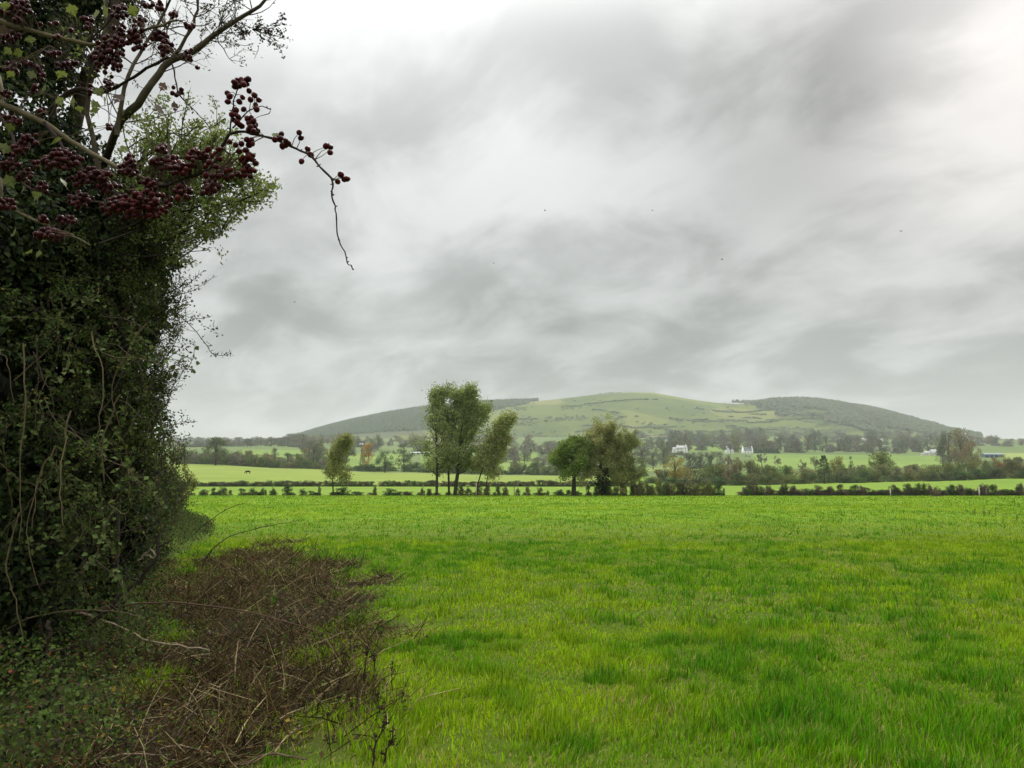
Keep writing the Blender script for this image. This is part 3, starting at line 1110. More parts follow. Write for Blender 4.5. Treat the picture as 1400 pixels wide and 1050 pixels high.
def proto(kind, seed):
    """unit tree (1 high): trunk mesh (or None), crown mesh; white foliage colour, tinted by the object's own colour"""
    global rng
    keep = rng
    rng = np.random.default_rng(seed)
    trunk, crown = MB(), MB()
    cs, rs = [], []
    tw = []
    if kind == 'round':
        tubes(trunk, [(smooth_path([(0, 0, -.03), (.01, 0, .16), (rng.normal(0, .02), 0, .5), (rng.normal(0, .03), 0, .85)], 7), np.linspace(.030, .006, 7))], 6)
        for i in range(34):
            a = rng.uniform(0, 2 * math.pi)
            h = rng.uniform(.22, .95)
            env = .44 * math.sin(math.pi * min(1, max(0.03, (h - .12) / .92)) ** .8) ** .6
            rad = env * rng.uniform(.3, 1.0)
            c = np.array([rad * math.cos(a), rad * math.sin(a), h])
            cs.append(c)
            rs.append(rng.uniform(.09, .15))
            tw.append((smooth_path([(0, 0, max(.15, h * .55)), c * np.array([.5, .5, .9]), c], 4), np.linspace(.010, .002, 4)))
        tubes(trunk, tw, 4)
        crown_leaves(crown, cs, rs, 60, .042, (1, 1, 1))
    elif kind == 'bush':
        for i in range(26):
            a = rng.uniform(0, 2 * math.pi)
            h = rng.uniform(.08, .86)
            env = .50 * math.sqrt(max(0.05, 1 - (h - .15) ** 2 / .75))
            rad = env * rng.uniform(.2, .95)
            cs.append(np.array([rad * math.cos(a), rad * math.sin(a), h]))
            rs.append(rng.uniform(.13, .20))
            if h > .55:
                tw.append((smooth_path([cs[-1] * .4, cs[-1], cs[-1] * np.array([1.1, 1.1, 1]) + np.array([0, 0, rng.uniform(.08, .25)])], 4), np.linspace(.010, .002, 4)))
        tubes(trunk, tw + [(smooth_path([(0, 0, -.05), (.02, 0, .3), (0, 0.03, .6)], 4), np.linspace(.03, .01, 4))], 4)
        for i in range(9):
            a = i * .7 + rng.uniform(-.2, .2)
            cs.append(np.array([.36 * math.cos(a), .36 * math.sin(a), rng.uniform(.02, .16)]))
            rs.append(rng.uniform(.14, .20))
        crown_leaves(crown, cs, rs, 52, .072, (1, 1, 1))
    elif kind == 'tall':
        tubes(trunk, [(smooth_path([(0, 0, -.03), (.01, 0, .3), (0, 0.01, .9)], 6), np.linspace(.022, .004, 6))], 5)
        for i in range(30):
            a = rng.uniform(0, 2 * math.pi)
            h = rng.uniform(.12, .97)
            env = .26 * math.sin(math.pi * ((h - .02) / 1.02) ** .75) ** .7
            rad = env * rng.uniform(.3, 1.0)
            cs.append(np.array([rad * math.cos(a), rad * math.sin(a), h]))
            rs.append(rng.uniform(.06, .11))
        crown_leaves(crown, cs, rs, 50, .040, (1, 1, 1), droop=.4)
    elif kind == 'sparse':
        paths, tips = [], []
        tubes(trunk, [(smooth_path([(0, 0, -.03), (.01, 0, .2), (0, 0, .55)], 5), np.linspace(.028, .012, 5))], 5)
        for i in range(9):
            a = i * 2.4
            grow((0, 0, rng.uniform(.18, .5)), (math.cos(a), math.sin(a), rng.uniform(.7, 1.6)), rng.uniform(.32, .5), .010, 2, paths, tips, k=5, wander=.3, up=.1, nchild=(3, 5))
        tubes(trunk, paths, 3)
        P = np.array([t[0] for t in tips])
        P = np.repeat(P, 3, 0) + rng.normal(size=(len(P) * 3, 3)) * .018
        n = len(P)
        leaves(crown, P, runit(n), runit(n), .034, .024, np.ones((n, 3)) * rng.uniform(.7, 1.3, (n, 1)))
    elif kind == 'conifer':
        tubes(trunk, [(smooth_path([(0, 0, -.03), (0, 0, .5), (0, 0, .98)], 4), np.linspace(.022, .003, 4))], 5)
        n = 1500
        h = rng.uniform(.05, 1, n)
        a = rng.uniform(0, 2 * math.pi, n)
        rad = (.30 * (1 - h) ** .8 + .015) * rng.uniform(.4, 1.05, n) * (1 + .25 * np.sin(h * 46))
        P = np.stack([rad * np.cos(a), rad * np.sin(a), h], 1)
        D = np.stack([np.cos(a), np.sin(a), np.full(n, -.2)], 1) + runit(n) * .4
        leaves(crown, P, D, np.array([0, 0, 1.0]) + runit(n) * .5, .06, .03, np.ones((n, 3)) * rng.uniform(.7, 1.3, (n, 1)))
    res = (trunk.mesh('trunk_' + kind, M_TRUNKS), crown.mesh('crown_' + kind, M_TREE))
    rng = keep
    return res


M_TRUNKS = plain_mat('trunk_bark', (0.055, 0.045, 0.035), 0.9, 0.1, 0.3, 12.0)
PROTO = {k: [proto(k, s + i * 7) for i in range(c)] for k, c, s in (('round', 4, 11), ('bush', 5, 101), ('tall', 3, 201), ('sparse', 3, 301), ('conifer', 2, 401))}

DKG, MIDG, OLIVE, BROWN, ORANGE, YELG, GREY, RUST = (.036, .062, .020), (.058, .092, .024), (.088, .098, .032), (.105, .082, .045), (.21, .125, .030), (.135, .150, .030), (.085, .080, .062), (.15, .085, .035)


def plant(kind, name, px, base_py, top_py, wpx, Y, col, label, group=None, cat='tree', jit=0.12, drop=0.15, base=None):
    """a tree or shrub sized from the photograph: trunk and crown as parts"""
    p = ground_pt(px, Y) if base is None else base
    topz = at(px, top_py, Y)[2]
    h = max(topz - p[2], 0.4)
    w = wpx * Y / F
    t = thing(name, label, cat, p - np.array([0, 0, drop * min(1, h * .1)]), group)
    tr, cr = PROTO[kind][int(rng.integers(len(PROTO[kind])))]
    k = {'round': .98, 'bush': 1.12, 'tall': .60, 'sparse': .85, 'conifer': .60}[kind]
    a = rng.uniform(0, 2 * math.pi)
    for nm, me in (('trunk', tr), ('crown', cr)):
        o = bpy.data.objects.new(nm, me)
        COL.objects.link(o)
        o.parent = t
        o.rotation_euler = (0, 0, a)
        o.scale = (w / k, w / k, h)
        v = 1.6 * (1 + rng.uniform(-jit, jit))
        o.color = (col[0] * v * rng.uniform(.94, 1.06), col[1] * v, col[2] * v * rng.uniform(.9, 1.1), 1)
    return t


def pick(*cols):
    c = cols[int(rng.integers(len(cols)))]
    return c


# single trees one can point to
plant('round', 'oak_tree', 294, 637, 597, 46, 440, (.060, .078, .028), 'lone round oak at the top edge of the yellow green field')
plant('tall', 'birch_tree', 503, 650, 606, 24, 475, ORANGE, 'slim orange autumn birch behind the yellow green field')
plant('round', 'oak_tree', 526, 650, 616, 30, 445, DKG, 'small dark tree with leaning crown standing in the yellow green field')
plant('tall', 'ash_tree', 552, 648, 604, 33, 500, (.075, .10, .035), 'tall grey green tree just left of the poplars')
plant('round', 'maple_tree', 923, 652, 621.5, 33, 285, (.17, .135, .028), 'round orange and green autumn tree below the first white house', jit=.02)
plant('bush', 'willow_tree', 1205, 640, 615.5, 42, 330, (.090, .105, .034), 'broad pale green willow rising above the right hand hedgerow')
plant('conifer', 'spruce_tree', 1127, 662, 622, 24, 258, DKG, 'dark pointed conifer in the right hand hedgerow')
plant('tall', 'spruce_tree', 1164, 642, 623, 9, 330, DKG, 'thin dark upright tree left of the pale green willow')
plant('bush', 'sallow_bush', 1147, 640, 621, 26, 320, (.13, .12, .03), 'rounded yellow brown bush between the conifer and the willow', cat='bush')
plant('sparse', 'bare_tree', 1042, 637, 616, 16, 640, GREY, 'bare small tree in the field under the white houses, nearer them')
plant('sparse', 'bare_tree', 1064, 637, 623, 11, 640, GREY, 'smallest bare tree in the field under the white houses')
plant('bush', 'rust_bush', 1031, 648, 626, 18, 420, (.10, .075, .035), 'round rust brown bush in front of the slate roofed white house', cat='bush')
plant('round', 'beech_tree', 1316, 640, 588, 42, 560, (.12, .095, .050), 'large brown beech in front of the church tower')
plant('round', 'beech_tree', 1330, 640, 604, 28, 480, (.135, .095, .048), 'pinkish brown tree in front of the long barn')
plant('round', 'sycamore_tree', 1299, 640, 592, 32, 620, (.045, .060, .028), 'dark green tree right behind the grey roofed farmhouse')
plant('tall', 'larch_tree', 1312, 625, 585, 22, 700, (.11, .125, .04), 'yellow green tall tree beside the church tower')

# hedgerow of bushes behind the yellow green field, left part
G = 'bushes in the hedgerow behind the yellow green field'
for i, px in enumerate(np.linspace(238, 442, 30)):
    b_ = float(np.interp(px, [230, 270, 340, 400, 450], [632, 634, 638, 643, 646]))
    plant('bush', 'hedge_bush', px + rng.normal(0, 2), b_, b_ - rng.uniform(11, 20), rng.uniform(16, 24), 458 + rng.uniform(0, 12), pick(MIDG, OLIVE, OLIVE, (.07, .075, .03), (.10, .105, .036), GREY), 'olive bush in the hedgerow above the cow', G, 'bush')
for i, px in enumerate(np.linspace(452, 880, 60)):
    b_ = float(np.interp(px, [450, 520, 700, 860], [647, 649, 652.5, 655]))
    if not (540 < px < 548):
        plant('bush', 'hedge_bush', px + rng.normal(0, 2), b_, b_ - rng.uniform(9, 16) - (7 if px > 700 else 0) - (5 if 560 < px < 620 else 0), rng.uniform(15, 23), 465 + rng.uniform(0, 14), pick(DKG, DKG, MIDG, MIDG, (.06, .07, .03), OLIVE), 'dark green bush in the hedgerow behind the poplars and the field oak', G, 'bush')
# hedgerow on the right behind the green field
G = 'bushes in the big hedgerow on the right'
for row in range(2):
    for i, px in enumerate(np.linspace(888, 1420, 44)):
        b_ = float(np.interp(px, [880, 1000, 1150, 1250, 1400, 1440], [660, 664, 661, 659, 655.5, 655]))
        if row == 0:
            top = b_ - rng.uniform(8, 20)
            if px < 985:
                top = b_ - rng.uniform(8, 12)
            plant('bush', 'hedge_bush', px + rng.normal(0, 3), b_, top, rng.uniform(19, 30), 268 + rng.uniform(-3, 6), pick(DKG, MIDG, DKG, OLIVE, (.055, .065, .030)), 'dark bush in the front of the big right hand hedgerow', G, 'bush')
        elif px > 900:
            top = float(np.interp(px, [900, 960, 1010, 1060, 1100, 1180, 1260, 1330, 1400], [642, 638, 628, 634, 638, 635, 634, 628, 627])) + rng.uniform(-3, 4)
            plant('bush', 'hedge_bush', px + rng.normal(0, 3), b_ - 3, top, rng.uniform(20, 32), 295 + rng.uniform(-8, 20), pick(OLIVE, OLIVE, MIDG, BROWN, (.115, .105, .038), (.10, .11, .035), (.09, .085, .04), RUST if px > 1300 else OLIVE), 'olive and brown bush at the back of the big right hand hedgerow', 'bushes at the back of the big hedgerow', 'bush')
# trees between: middle distance behind the hedgerow
G = 'trees behind the right hand hedgerow'
for px, b_, t_, w_, Y, c_, k_ in [(945, 640, 620, 22, 640, (.040, .055, .030), 'bush'), (958, 640, 619, 20, 650, (.038, .052, .030), 'bush'), (972, 640, 621, 18, 640, (.040, .056, .030), 'bush'), (985, 641, 622, 16, 600, (.10, .085, .05), 'round'),
                                   (996, 642, 622, 18, 560, (.105, .085, .055), 'round'), (1008, 642, 625, 20, 560, (.10, .105, .04), 'round'), (893, 640, 612, 26, 660, (.075, .085, .05), 'round'), (908, 641, 608, 28, 680, (.07, .08, .045), 'round'),
                                   (878, 640, 606, 26, 700, (.08, .08, .05), 'round'), (1098, 640, 628, 12, 500, (.10, .085, .05), 'sparse'), (1115, 640, 622, 16, 520, (.085, .085, .05), 'sparse'), (1375, 640, 622, 20, 420, (.12, .12, .04), 'round'),
                                   (1362, 645, 624, 16, 430, (.11, .075, .04), 'round'), (1392, 642, 624, 24, 410, (.05, .06, .03), 'round'), (1330, 645, 617, 24, 430, (.095, .10, .036), 'round'), (1290, 640, 612, 18, 640, (.07, .065, .05), 'round')]:
    plant(k_, 'field_tree', px, b_, t_, w_, Y, c_, 'hazy tree between the big right hand hedgerow and the houses', G)
for px in np.linspace(1030, 1064, 8):
    plant('bush', 'garden_hedge', px, 622, 612.5 + rng.uniform(-.5, .5), 9, 965, (.030, .048, .026), 'clipped dark green hedge length beside the slate roofed house', 'dark garden hedge lengths', 'hedge')
# tree line low on the left and in the middle
G = 'trees on the left skyline'
for i, px in enumerate(np.linspace(225, 425, 44)):
    b_ = 611.5
    t_ = float(np.interp(px, [225, 290, 310, 360, 385, 400, 415, 425], [606, 602, 602, 599, 597, 592, 594, 594])) + rng.uniform(-2, 2.5)
    plant('bush' if rng.random() < .6 else 'round', 'skyline_tree', px, b_, t_, rng.uniform(11, 18), 1220 + rng.uniform(-60, 120), pick(GREY, (.06, .065, .04), (.075, .075, .045)), 'grey green tree on the left skyline beside the foot of the hill', G)
for i, px in enumerate(np.linspace(230, 400, 30)):
    plant('bush' if rng.random() < .6 else 'round', 'skyline_tree', px + rng.normal(0, 2), 604.5, 598.5 + rng.uniform(-2, 2), rng.uniform(11, 17), 1900 + rng.uniform(-60, 60), pick(GREY, (.06, .065, .04), (.075, .075, .045)), 'grey green tree on the left skyline beside the foot of the hill', G)
G = 'trees in front of the left shoulder of the hill'
for i in range(80):
    px = rng.uniform(405, 600)
    Y = rng.uniform(700, 1700)
    b_ = 612
    t_ = rng.uniform(592, 606) if Y > 1000 else rng.uniform(604, 614)
    plant('bush' if rng.random() < .5 else 'round' if rng.random() < .75 else 'conifer', 'valley_tree', px, b_, t_, rng.uniform(9, 19), Y, pick(GREY, (.05, .06, .035), OLIVE, (.075, .075, .045), BROWN, (.09, .10, .04)), 'hazy tree at the foot of the dark plantation', G)
G = 'bushes on the slope left of the wind blown tree'
for i in range(44):
    px = rng.uniform(240, 445)
    Y = rng.uniform(560, 640)
    b_ = float(np.interp(px, [240, 330, 440], [628, 628, 636]))
    plant('bush', 'slope_bush', px, b_, b_ - rng.uniform(6, 15), rng.uniform(10, 20), Y, pick(MIDG, OLIVE, (.10, .10, .035), DKG, BROWN), 'bush on the slope behind the lone oak', G, 'bush')
plant('round', 'ash_tree', 375, 628, 612, 13, 600, (.085, .10, .045), 'pale small tree in front of the far green gap field')
plant('round', 'ash_tree', 428, 640, 603, 34, 560, (.065, .075, .040), 'dense grey green tree left of the wind blown tree')
plant('round', 'lime_tree', 428, 612, 594, 24, 1250, (.11, .12, .055), 'pale yellowish tree under the foot of the plantation')
plant('conifer', 'fir_tree', 495, 640, 612, 9, 600, (.03, .045, .03), 'dark pointed tree left of the orange birch')
G = 'trees between the poplars and the round oak'
for i in range(70):
    px = rng.uniform(610, 770)
    Y = rng.uniform(620, 1500)
    t_ = float(np.interp(Y, [620, 1500], [622, 592])) + rng.uniform(-5, 5)
    plant('bush' if rng.random() < .5 else 'round', 'valley_tree', px, 620, t_, rng.uniform(13, 24), Y, pick(GREY, BROWN, (.07, .08, .045), (.09, .10, .045), OLIVE, (.085, .075, .055)), 'hazy brown or grey tree between the leaning poplar and the round oak', G)
# wooded belt under the hill, right of the centre
G = 'trees in the wooded belt under the hill'
for i in range(190):
    px = rng.uniform(865, 1320)
    Y = rng.uniform(1050, 1950)
    b_ = 605
    t_ = 599.5 + rng.uniform(-13, 3) - (3 if 1000 < px < 1060 else 0)
    if Y < 1250:
        t_ += 5
    plant('bush' if rng.random() < .6 else 'round', 'belt_tree', px, b_, t_, rng.uniform(10, 22), Y, pick(GREY, (.055, .06, .04), (.085, .075, .055), (.07, .08, .045), OLIVE, (.05, .065, .045)), 'hazy grey tree in the wooded belt under the hill', G)
G = 'trees behind the white houses'
for i in range(40):
    px = rng.uniform(868, 1065)
    Y = rng.uniform(995, 1120)
    plant('bush' if rng.random() < .5 else 'round', 'garden_tree', px, 618, rng.uniform(600, 611), rng.uniform(9, 20), Y, pick(GREY, (.06, .07, .04), (.085, .075, .05), (.09, .10, .045), (.045, .06, .04)), 'grey green tree close behind the three white houses', G)
G = 'trees in the row behind the green field'
for i, px in enumerate(np.linspace(1068, 1268, 26)):
    plant('bush' if rng.random() < .6 else 'round', 'row_tree', px + rng.normal(0, 2), 621, 605 + rng.uniform(-7, 5), rng.uniform(10, 19), 985 + rng.uniform(0, 90), pick(GREY, (.06, .07, .045), (.085, .075, .055), (.05, .065, .045)), 'grey tree in the row along the green field left of the farmhouse', G)
G = 'trees on the right skyline'
for i in range(30):
    px = rng.uniform(1295, 1440)
    plant('bush' if rng.random() < .6 else 'round', 'skyline_tree', px, 607, rng.uniform(594, 603), rng.uniform(10, 19), rng.uniform(1300, 1750), pick(GREY, BROWN, (.06, .065, .045)), 'hazy tree on the right skyline beyond the barn', G)
# bushes hiding the bases of the front houses
G = 'bushes in front of the first white house'
for px in np.linspace(868, 985, 14):
    plant('bush', 'garden_bush', px, 622, 617.5 + rng.uniform(-1.5, 2), rng.uniform(8, 15), 900 + rng.uniform(-40, 40), pick(GREY, (.06, .07, .04), OLIVE, (.09, .075, .045)), 'low bush just in front of the first white house', G, 'bush')

# ---------------------------------------------------------------- the five trees of the field edge, each with limbs of its own


def limb_tree(name, label, px, base_py, Y, build, cat='tree'):
    p = at(px, base_py, Y)
    p[2] = float(H(p[0], Y)) - 0.05
    t = thing(name, label, cat, p)
    trunk, crown = MB(), MB()
    build(p, trunk, crown, Y)
    trunk.build('trunk', M_BARK, t)
    c_ = crown.build('crown', M_TREE, t)
    c_.color = (1, 1, 1, 1)
    return t


def pxv(dx_, dy_, Y):
    """photo pixels -> metres at distance Y (x, z)"""
    return np.array([dx_ * Y / F, 0, dy_ * Y / F])


def blown_leaves(crown, tips, per, leaf, base, spread, wind, var=.3, gap=0.0, hue=None):
    P = np.array([t[0] for t in tips])
    Dd = np.array([t[1] for t in tips])
    P = np.repeat(P, per, 0)
    Dd = np.repeat(Dd, per, 0)
    n = len(P)
    q = np.abs(rng.normal(size=(n, 1)))
    P = P + rng.normal(size=(n, 3)) * spread * np.array([.9, .9, .8]) + np.asarray(wind) * spread * q * .55
    if gap:
        kp = fbm(P[:, 0] * 1.7 + P[:, 2] * .7, P[:, 1] * 1.7, P[:, 2] * 1.9, 3) > gap
        P, Dd, n = P[kp], Dd[kp], int(kp.sum())
    D = unit(Dd * .4 + np.asarray(wind) * 1.1 + runit(n) * .8 + np.array([0, 0, -.15]))
    Nn = unit(runit(n) + np.array([0, -.2, .5]))
    cl = vnoise(P[:, 0] * .55 + 31, P[:, 1] * .55, P[:, 2] * .55)
    col = np.asarray(base)[None] * (1 + var * 2.0 * (cl[:, None] - .5)) * rng.uniform(.7, 2.0, (n, 1))
    if hue is not None:
        col = col + np.asarray(hue)[None] * (rng.random((n, 1)) < .25) * rng.random((n, 1))
    leaves(crown, P, D, Nn, leaf * rng.uniform(.7, 1.3, n), leaf * rng.uniform(.45, .75, n), np.clip(col, .005, .6))


BARK_D = (.045, .038, .030)
PYB = 676.5
YR = 103.0


def poplar(stems, per, leafcol, crown_lo, tp=.62, te=1.3):
    def f(p, trunk, crown, Y):
        for (bx, pts, r0, nb, lmax) in stems:
            path = [p + pxv(bx, 0, Y)] + [p + pxv(a, b2, Y) + np.array([0, rng.normal(0, .3), 0]) for a, b2 in pts]
            ax = smooth_path(path, 14)
            ax[0, 2] -= .3
            tubes(trunk, [(ax, np.linspace(r0, r0 * .12, 14))], 7, BARK_D)
            paths, tips = [], []
            for i in range(nb):
                u = crown_lo + (1 - crown_lo) * ((i + .5) / nb) ** 1.25
                q = u * 13
                j = min(int(q), 12)
                s = ax[j] + (ax[j + 1] - ax[j]) * (q - j)
                a = rng.uniform(0, 2 * math.pi)
                L = lmax * (1 - tp * ((u - crown_lo) / (1 - crown_lo)) ** te) * rng.uniform(.55, 1.1) * (.75 if u < crown_lo + .1 else 1)
                d = np.array([math.cos(a) + .04, math.sin(a), rng.uniform(1.0, 2.1) if u > .30 else rng.uniform(.1, .8)])
                grow(s, d, L, r0 * .22 * (1.2 - u), 1, paths, tips, k=6, wander=.22, up=.18, nchild=(4, 6), ang=(.35, .8), ratio=(.35, .6), wind=(.08, 0, 0))
            tips.append((ax[-1], np.array([.5, 0, 1.0])))
            tips.append((ax[-2], np.array([.5, 0, 1.0])))
            tubes(trunk, paths, 4, BARK_D)
            blown_leaves(crown, tips, per, .27, leafcol, .40, (.62, 0, .35), hue=(.07, .07, .01), gap=.39)
    return f


POPG = (.185, .215, .078)
limb_tree('poplar_tree', 'tall wind blown poplar, leftmost trunk of the poplar clump', 597, PYB, YR,
          poplar([(0, [(0, 50), (-2, 90), (0, 118), (3, 133)], .19, 64, 4.1)], 6, POPG, .10))
limb_tree('poplar_tree', 'tall wind blown poplar, middle trunk of the poplar clump', 614, PYB, YR + 1.5,
          poplar([(0, [(-1, 46), (4, 84), (8, 116), (13, 131)], .16, 52, 3.8)], 6, (.175, .205, .072), .14))
limb_tree('poplar_tree', 'tall wind blown poplar, right hand dark trunk of the poplar clump', 621, PYB, YR + .5,
          poplar([(0, [(5, 42), (9, 82), (14, 114), (19, 130)], .21, 56, 4.1), (2, [(9, 50), (24, 80), (34, 100), (40, 110)], .12, 32, 3.3)], 6, (.155, .190, .058), .16))
limb_tree('poplar_tree', 'thin poplar leaning to the right in the wind beside the poplar clump', 649, PYB, YR + .3,
          poplar([(0, [(11, 38), (24, 68), (37, 90), (47, 101)], .10, 46, 2.3), (14, [(19, 33), (31, 56), (41, 74)], .08, 30, 2.2)], 7, (.200, .212, .076), .20))
limb_tree('wind_blown_tree', 'small brownish green tree with its top blown to the right, alone on the left', 456, PYB, YR,
          poplar([(0, [(-1, 26), (2, 48), (9, 63), (14, 74)], .10, 60, 2.9)], 6, (.165, .172, .056), .16, .84, .65))


def oak(p, trunk, crown, Y):
    ax = smooth_path([p, p + pxv(1, 22, Y), p + pxv(0, 50, Y), p + pxv(2, 82, Y)], 9)
    ax[0, 2] -= .3
    tubes(trunk, [(ax, np.linspace(.34, .06, 9))], 8, BARK_D)
    paths, tips = [], []
    for i in range(44):
        u = rng.uniform(.36, .95)
        q = u * 8
        j = min(int(q), 7)
        s = ax[j] + (ax[j + 1] - ax[j]) * (q - j)
        a = i * 2.4 + rng.normal(0, .3)
        L = 3.5 * math.sin(math.pi * min(1, u * .80 + .26)) ** .7 * rng.uniform(.75, 1.1)
        grow(s, (math.cos(a), math.sin(a), rng.uniform(.15, .9)), L, .07 * (1.2 - u), 2, paths, tips, k=6, wander=.3, up=.05, nchild=(4, 5), ang=(.4, .9), ratio=(.35, .55))
    tubes(trunk, paths, 3, BARK_D)
    blown_leaves(crown, tips, 9 if len(tips) < 3500 else 6, .24, (.100, .140, .026), .30, (0.05, 0, 0), gap=.26)


limb_tree('oak_tree', 'full round green oak on the field edge right of the poplars', 784, 673, 101.0, oak)


def ash(stemdefs, leafcol, per, ivy):
    def f(p, trunk, crown, Y):
        for bx, hgt, lean, r0, nb, Lm in stemdefs:
            s0 = p + pxv(bx, 0, Y)
            ax = smooth_path([s0, s0 + pxv(lean * .2, hgt * .3, Y), s0 + pxv(lean * .6, hgt * .65, Y), s0 + pxv(lean, hgt, Y)], 9)
            ax[0, 2] -= .3
            tubes(trunk, [(ax, np.linspace(r0, r0 * .15, 9))], 7, (.06, .05, .038))
            paths, tips = [], []
            for i in range(nb):
                u = rng.uniform(.20, .93)
                q = u * 8
                j = min(int(q), 7)
                s = ax[j] + (ax[j + 1] - ax[j]) * (q - j)
                a = i * 2.4
                grow(s, (math.cos(a), math.sin(a), rng.uniform(.5, 1.5) if u > .3 else rng.uniform(-.1, .5)), Lm * rng.uniform(.6, 1.1) * (1.05 - .4 * u), .06, 2, paths, tips, k=6, wander=.3, up=.1, nchild=(3, 5), ang=(.35, .8), ratio=(.4, .6))
            tubes(trunk, paths, 3, (.10, .085, .055))
            blown_leaves(crown, tips, per, .20, leafcol, .26, (.1, 0, 0), hue=(.05, .03, .0), gap=.28)
            if ivy:
                n = 2600
                t_ = rng.random(n) ** .9
                q = np.clip(t_ * .62 * 8, 0, 7.99)
                j = q.astype(int)
                C0 = ax[j] + (ax[j + 1] - ax[j]) * (q - j)[:, None]
                d = runit(n)
                rr_ = (.75 * np.sin(math.pi * np.clip(t_ * .9 + .12, 0, 1)) + .12) * rng.uniform(.5, 1, n) * (.6 + .8 * vnoise(t_ * 6, 2.2))
                P = C0 + d * rr_[:, None]
                leaves(crown, P, d + np.array([0, 0, -.5]), runit(n), .2, .16, np.array([.030, .048, .014]) * rng.uniform(.6, 1.5, (n, 1)))
    return f


limb_tree('ash_tree', 'thin leaved olive ash with an ivy wrapped trunk on the field edge', 824, 675.5, 102.0,
          ash([(0, 82, 2, .26, 46, 4.4)], (.200, .205, .075), 5, True))
limb_tree('ash_tree', 'olive tree with a slim bare trunk right of the ivy wrapped ash', 849, 674.5, 104.0,
          ash([(0, 72, 4, .17, 42, 4.0)], (.165, .185, .058), 6, False))

# ---------------------------------------------------------------- row of shrubs along the field edge
GR = 'young shrubs in the broken row along the field edge'
for zx, hw, hh in [(280, 12, 8), (293, 7, 10), (306, 13, 11), (316, 5, 7), (332, 9, 9), (347, 10, 10), (361, 8, 10), (374, 8, 10), (394, 13, 14), (415, 10, 9), (426, 9, 6), (437, 5, 12), (470, 18, 11), (486, 12, 5), (513, 6, 12)]:
    plant('bush', 'row_shrub', zx, 677, 677 - hh * 1.1, hw * 1.3, 102 + rng.uniform(-.4, .6), pick(DKG, (.045, .055, .022), (.06, .058, .026)), 'small dark shrub in the broken row left of the poplars', GR, 'shrub')
for zx, hw, hh in [(533, 16, 9), (545, 12, 5), (558, 14, 5), (578, 6, 10), (587, 8, 8), (630, 10, 12), (640, 10, 10), (655, 9, 13), (666, 8, 15), (681, 8, 12), (691, 8, 11)]:
    plant('bush', 'row_shrub', zx, 676.5, 676.5 - hh * 1.1, hw * 1.3, 102 + rng.uniform(-.6, .3), pick(DKG, (.050, .050, .024), (.065, .052, .028)), 'dark shrub in the row under the poplars', GR, 'shrub')
for zx, hw, hh in [(708, 6, 9), (721, 8, 11), (738, 8, 10), (749, 4, 6), (766, 11, 7), (777, 9, 6), (790, 10, 5), (804, 7, 12), (815, 8, 11), (832, 10, 11), (842, 9, 10), (852, 9, 14), (864, 6, 11)]:
    plant('bush', 'row_shrub', zx, 676.0, 676.0 - hh * 1.1, hw * 1.25, 101.5 + rng.uniform(-.6, .3), pick(DKG, (.045, .055, .022), (.055, .055, .024)), 'dark shrub in the row between the leaning poplar and the bushy hedge', GR, 'shrub')
GR = 'bushes in the thick hedge left of the gap'
for px in np.linspace(866, 980, 22):
    plant('bush', 'hedge_bush', px + rng.normal(0, 1.5), 677.5, 656.5 + rng.uniform(-1, 6) + (4 if px > 970 else 0), rng.uniform(11, 18), 101 + rng.uniform(-.8, 1.6), pick(OLIVE, (.075, .075, .03), (.065, .06, .032), DKG, (.085, .08, .035)), 'olive brown bush in the thick hedge left of the gap', GR, 'bush')
GR = 'shrubs in the row right of the gap'
for px in np.linspace(1016, 1437, 52):
    plant('bush', 'row_shrub', px + rng.normal(0, 2), 676.9, 676.9 - rng.uniform(4.5, 8), rng.uniform(15, 21), 101.9 + rng.uniform(-.3, .9), pick((.060, .045, .034), (.075, .052, .042), (.050, .046, .028)), 'dark shrub in the long row right of the gap', GR, 'shrub')
for px in np.linspace(1019, 1435, 78):
    hh = rng.uniform(6, 10) if rng.random() < .55 else rng.uniform(11, 17)
    plant('bush', 'row_shrub', px + rng.normal(0, 2), 676.8, 676.8 - hh, rng.uniform(10, 16), 101.5 + rng.uniform(-.7, .9), pick(DKG, (.040, .048, .024), (.060, .048, .036), (.075, .055, .045), (.05, .06, .024)), 'dark shrub in the long row right of the gap', GR, 'shrub')
plant('bush', 'row_shrub', 1279, 679, 668, 17, 96.5, (.095, .075, .045), 'brown shrub standing a little in front of the long row', None, 'shrub')
GR = 'young shrubs in the broken row along the field edge'
for px in np.linspace(266, 860, 40):
    plant('bush', 'row_shrub', px + rng.normal(0, 6), 677.0, 677.0 - rng.uniform(2.5, 5.5), rng.uniform(8, 17), 102.6 + rng.uniform(-.3, .5), pick((.060, .062, .028), (.070, .055, .032), (.05, .06, .024)), 'low shrub in the row', GR, 'shrub')
# low hedge behind the strip
GR = 'low hedge lengths behind the grass strip'
for px in np.linspace(262, 862, 86):
    if 516 < px < 521 or 404 < px < 409:
        continue
    plant('bush', 'low_hedge', px + rng.normal(0, 1), 665.5, 656.8 + rng.uniform(-1.2, 1.8) + (1.5 if px < 330 else 0), rng.uniform(13, 19), 178 + rng.uniform(-.6, .8), pick((.048, .052, .026), (.06, .055, .03), DKG), 'low dark hedge length behind the grass strip', GR, 'hedge')

# ---------------------------------------------------------------- posts at the gap, wire, pale markers
M_POST = plain_mat('weathered_post', (.10, .085, .065), .9, .1, .3, 9.0)
M_PALEPOST = plain_mat('pale_post', (.42, .38, .30), .9, .1, .2, 9.0)


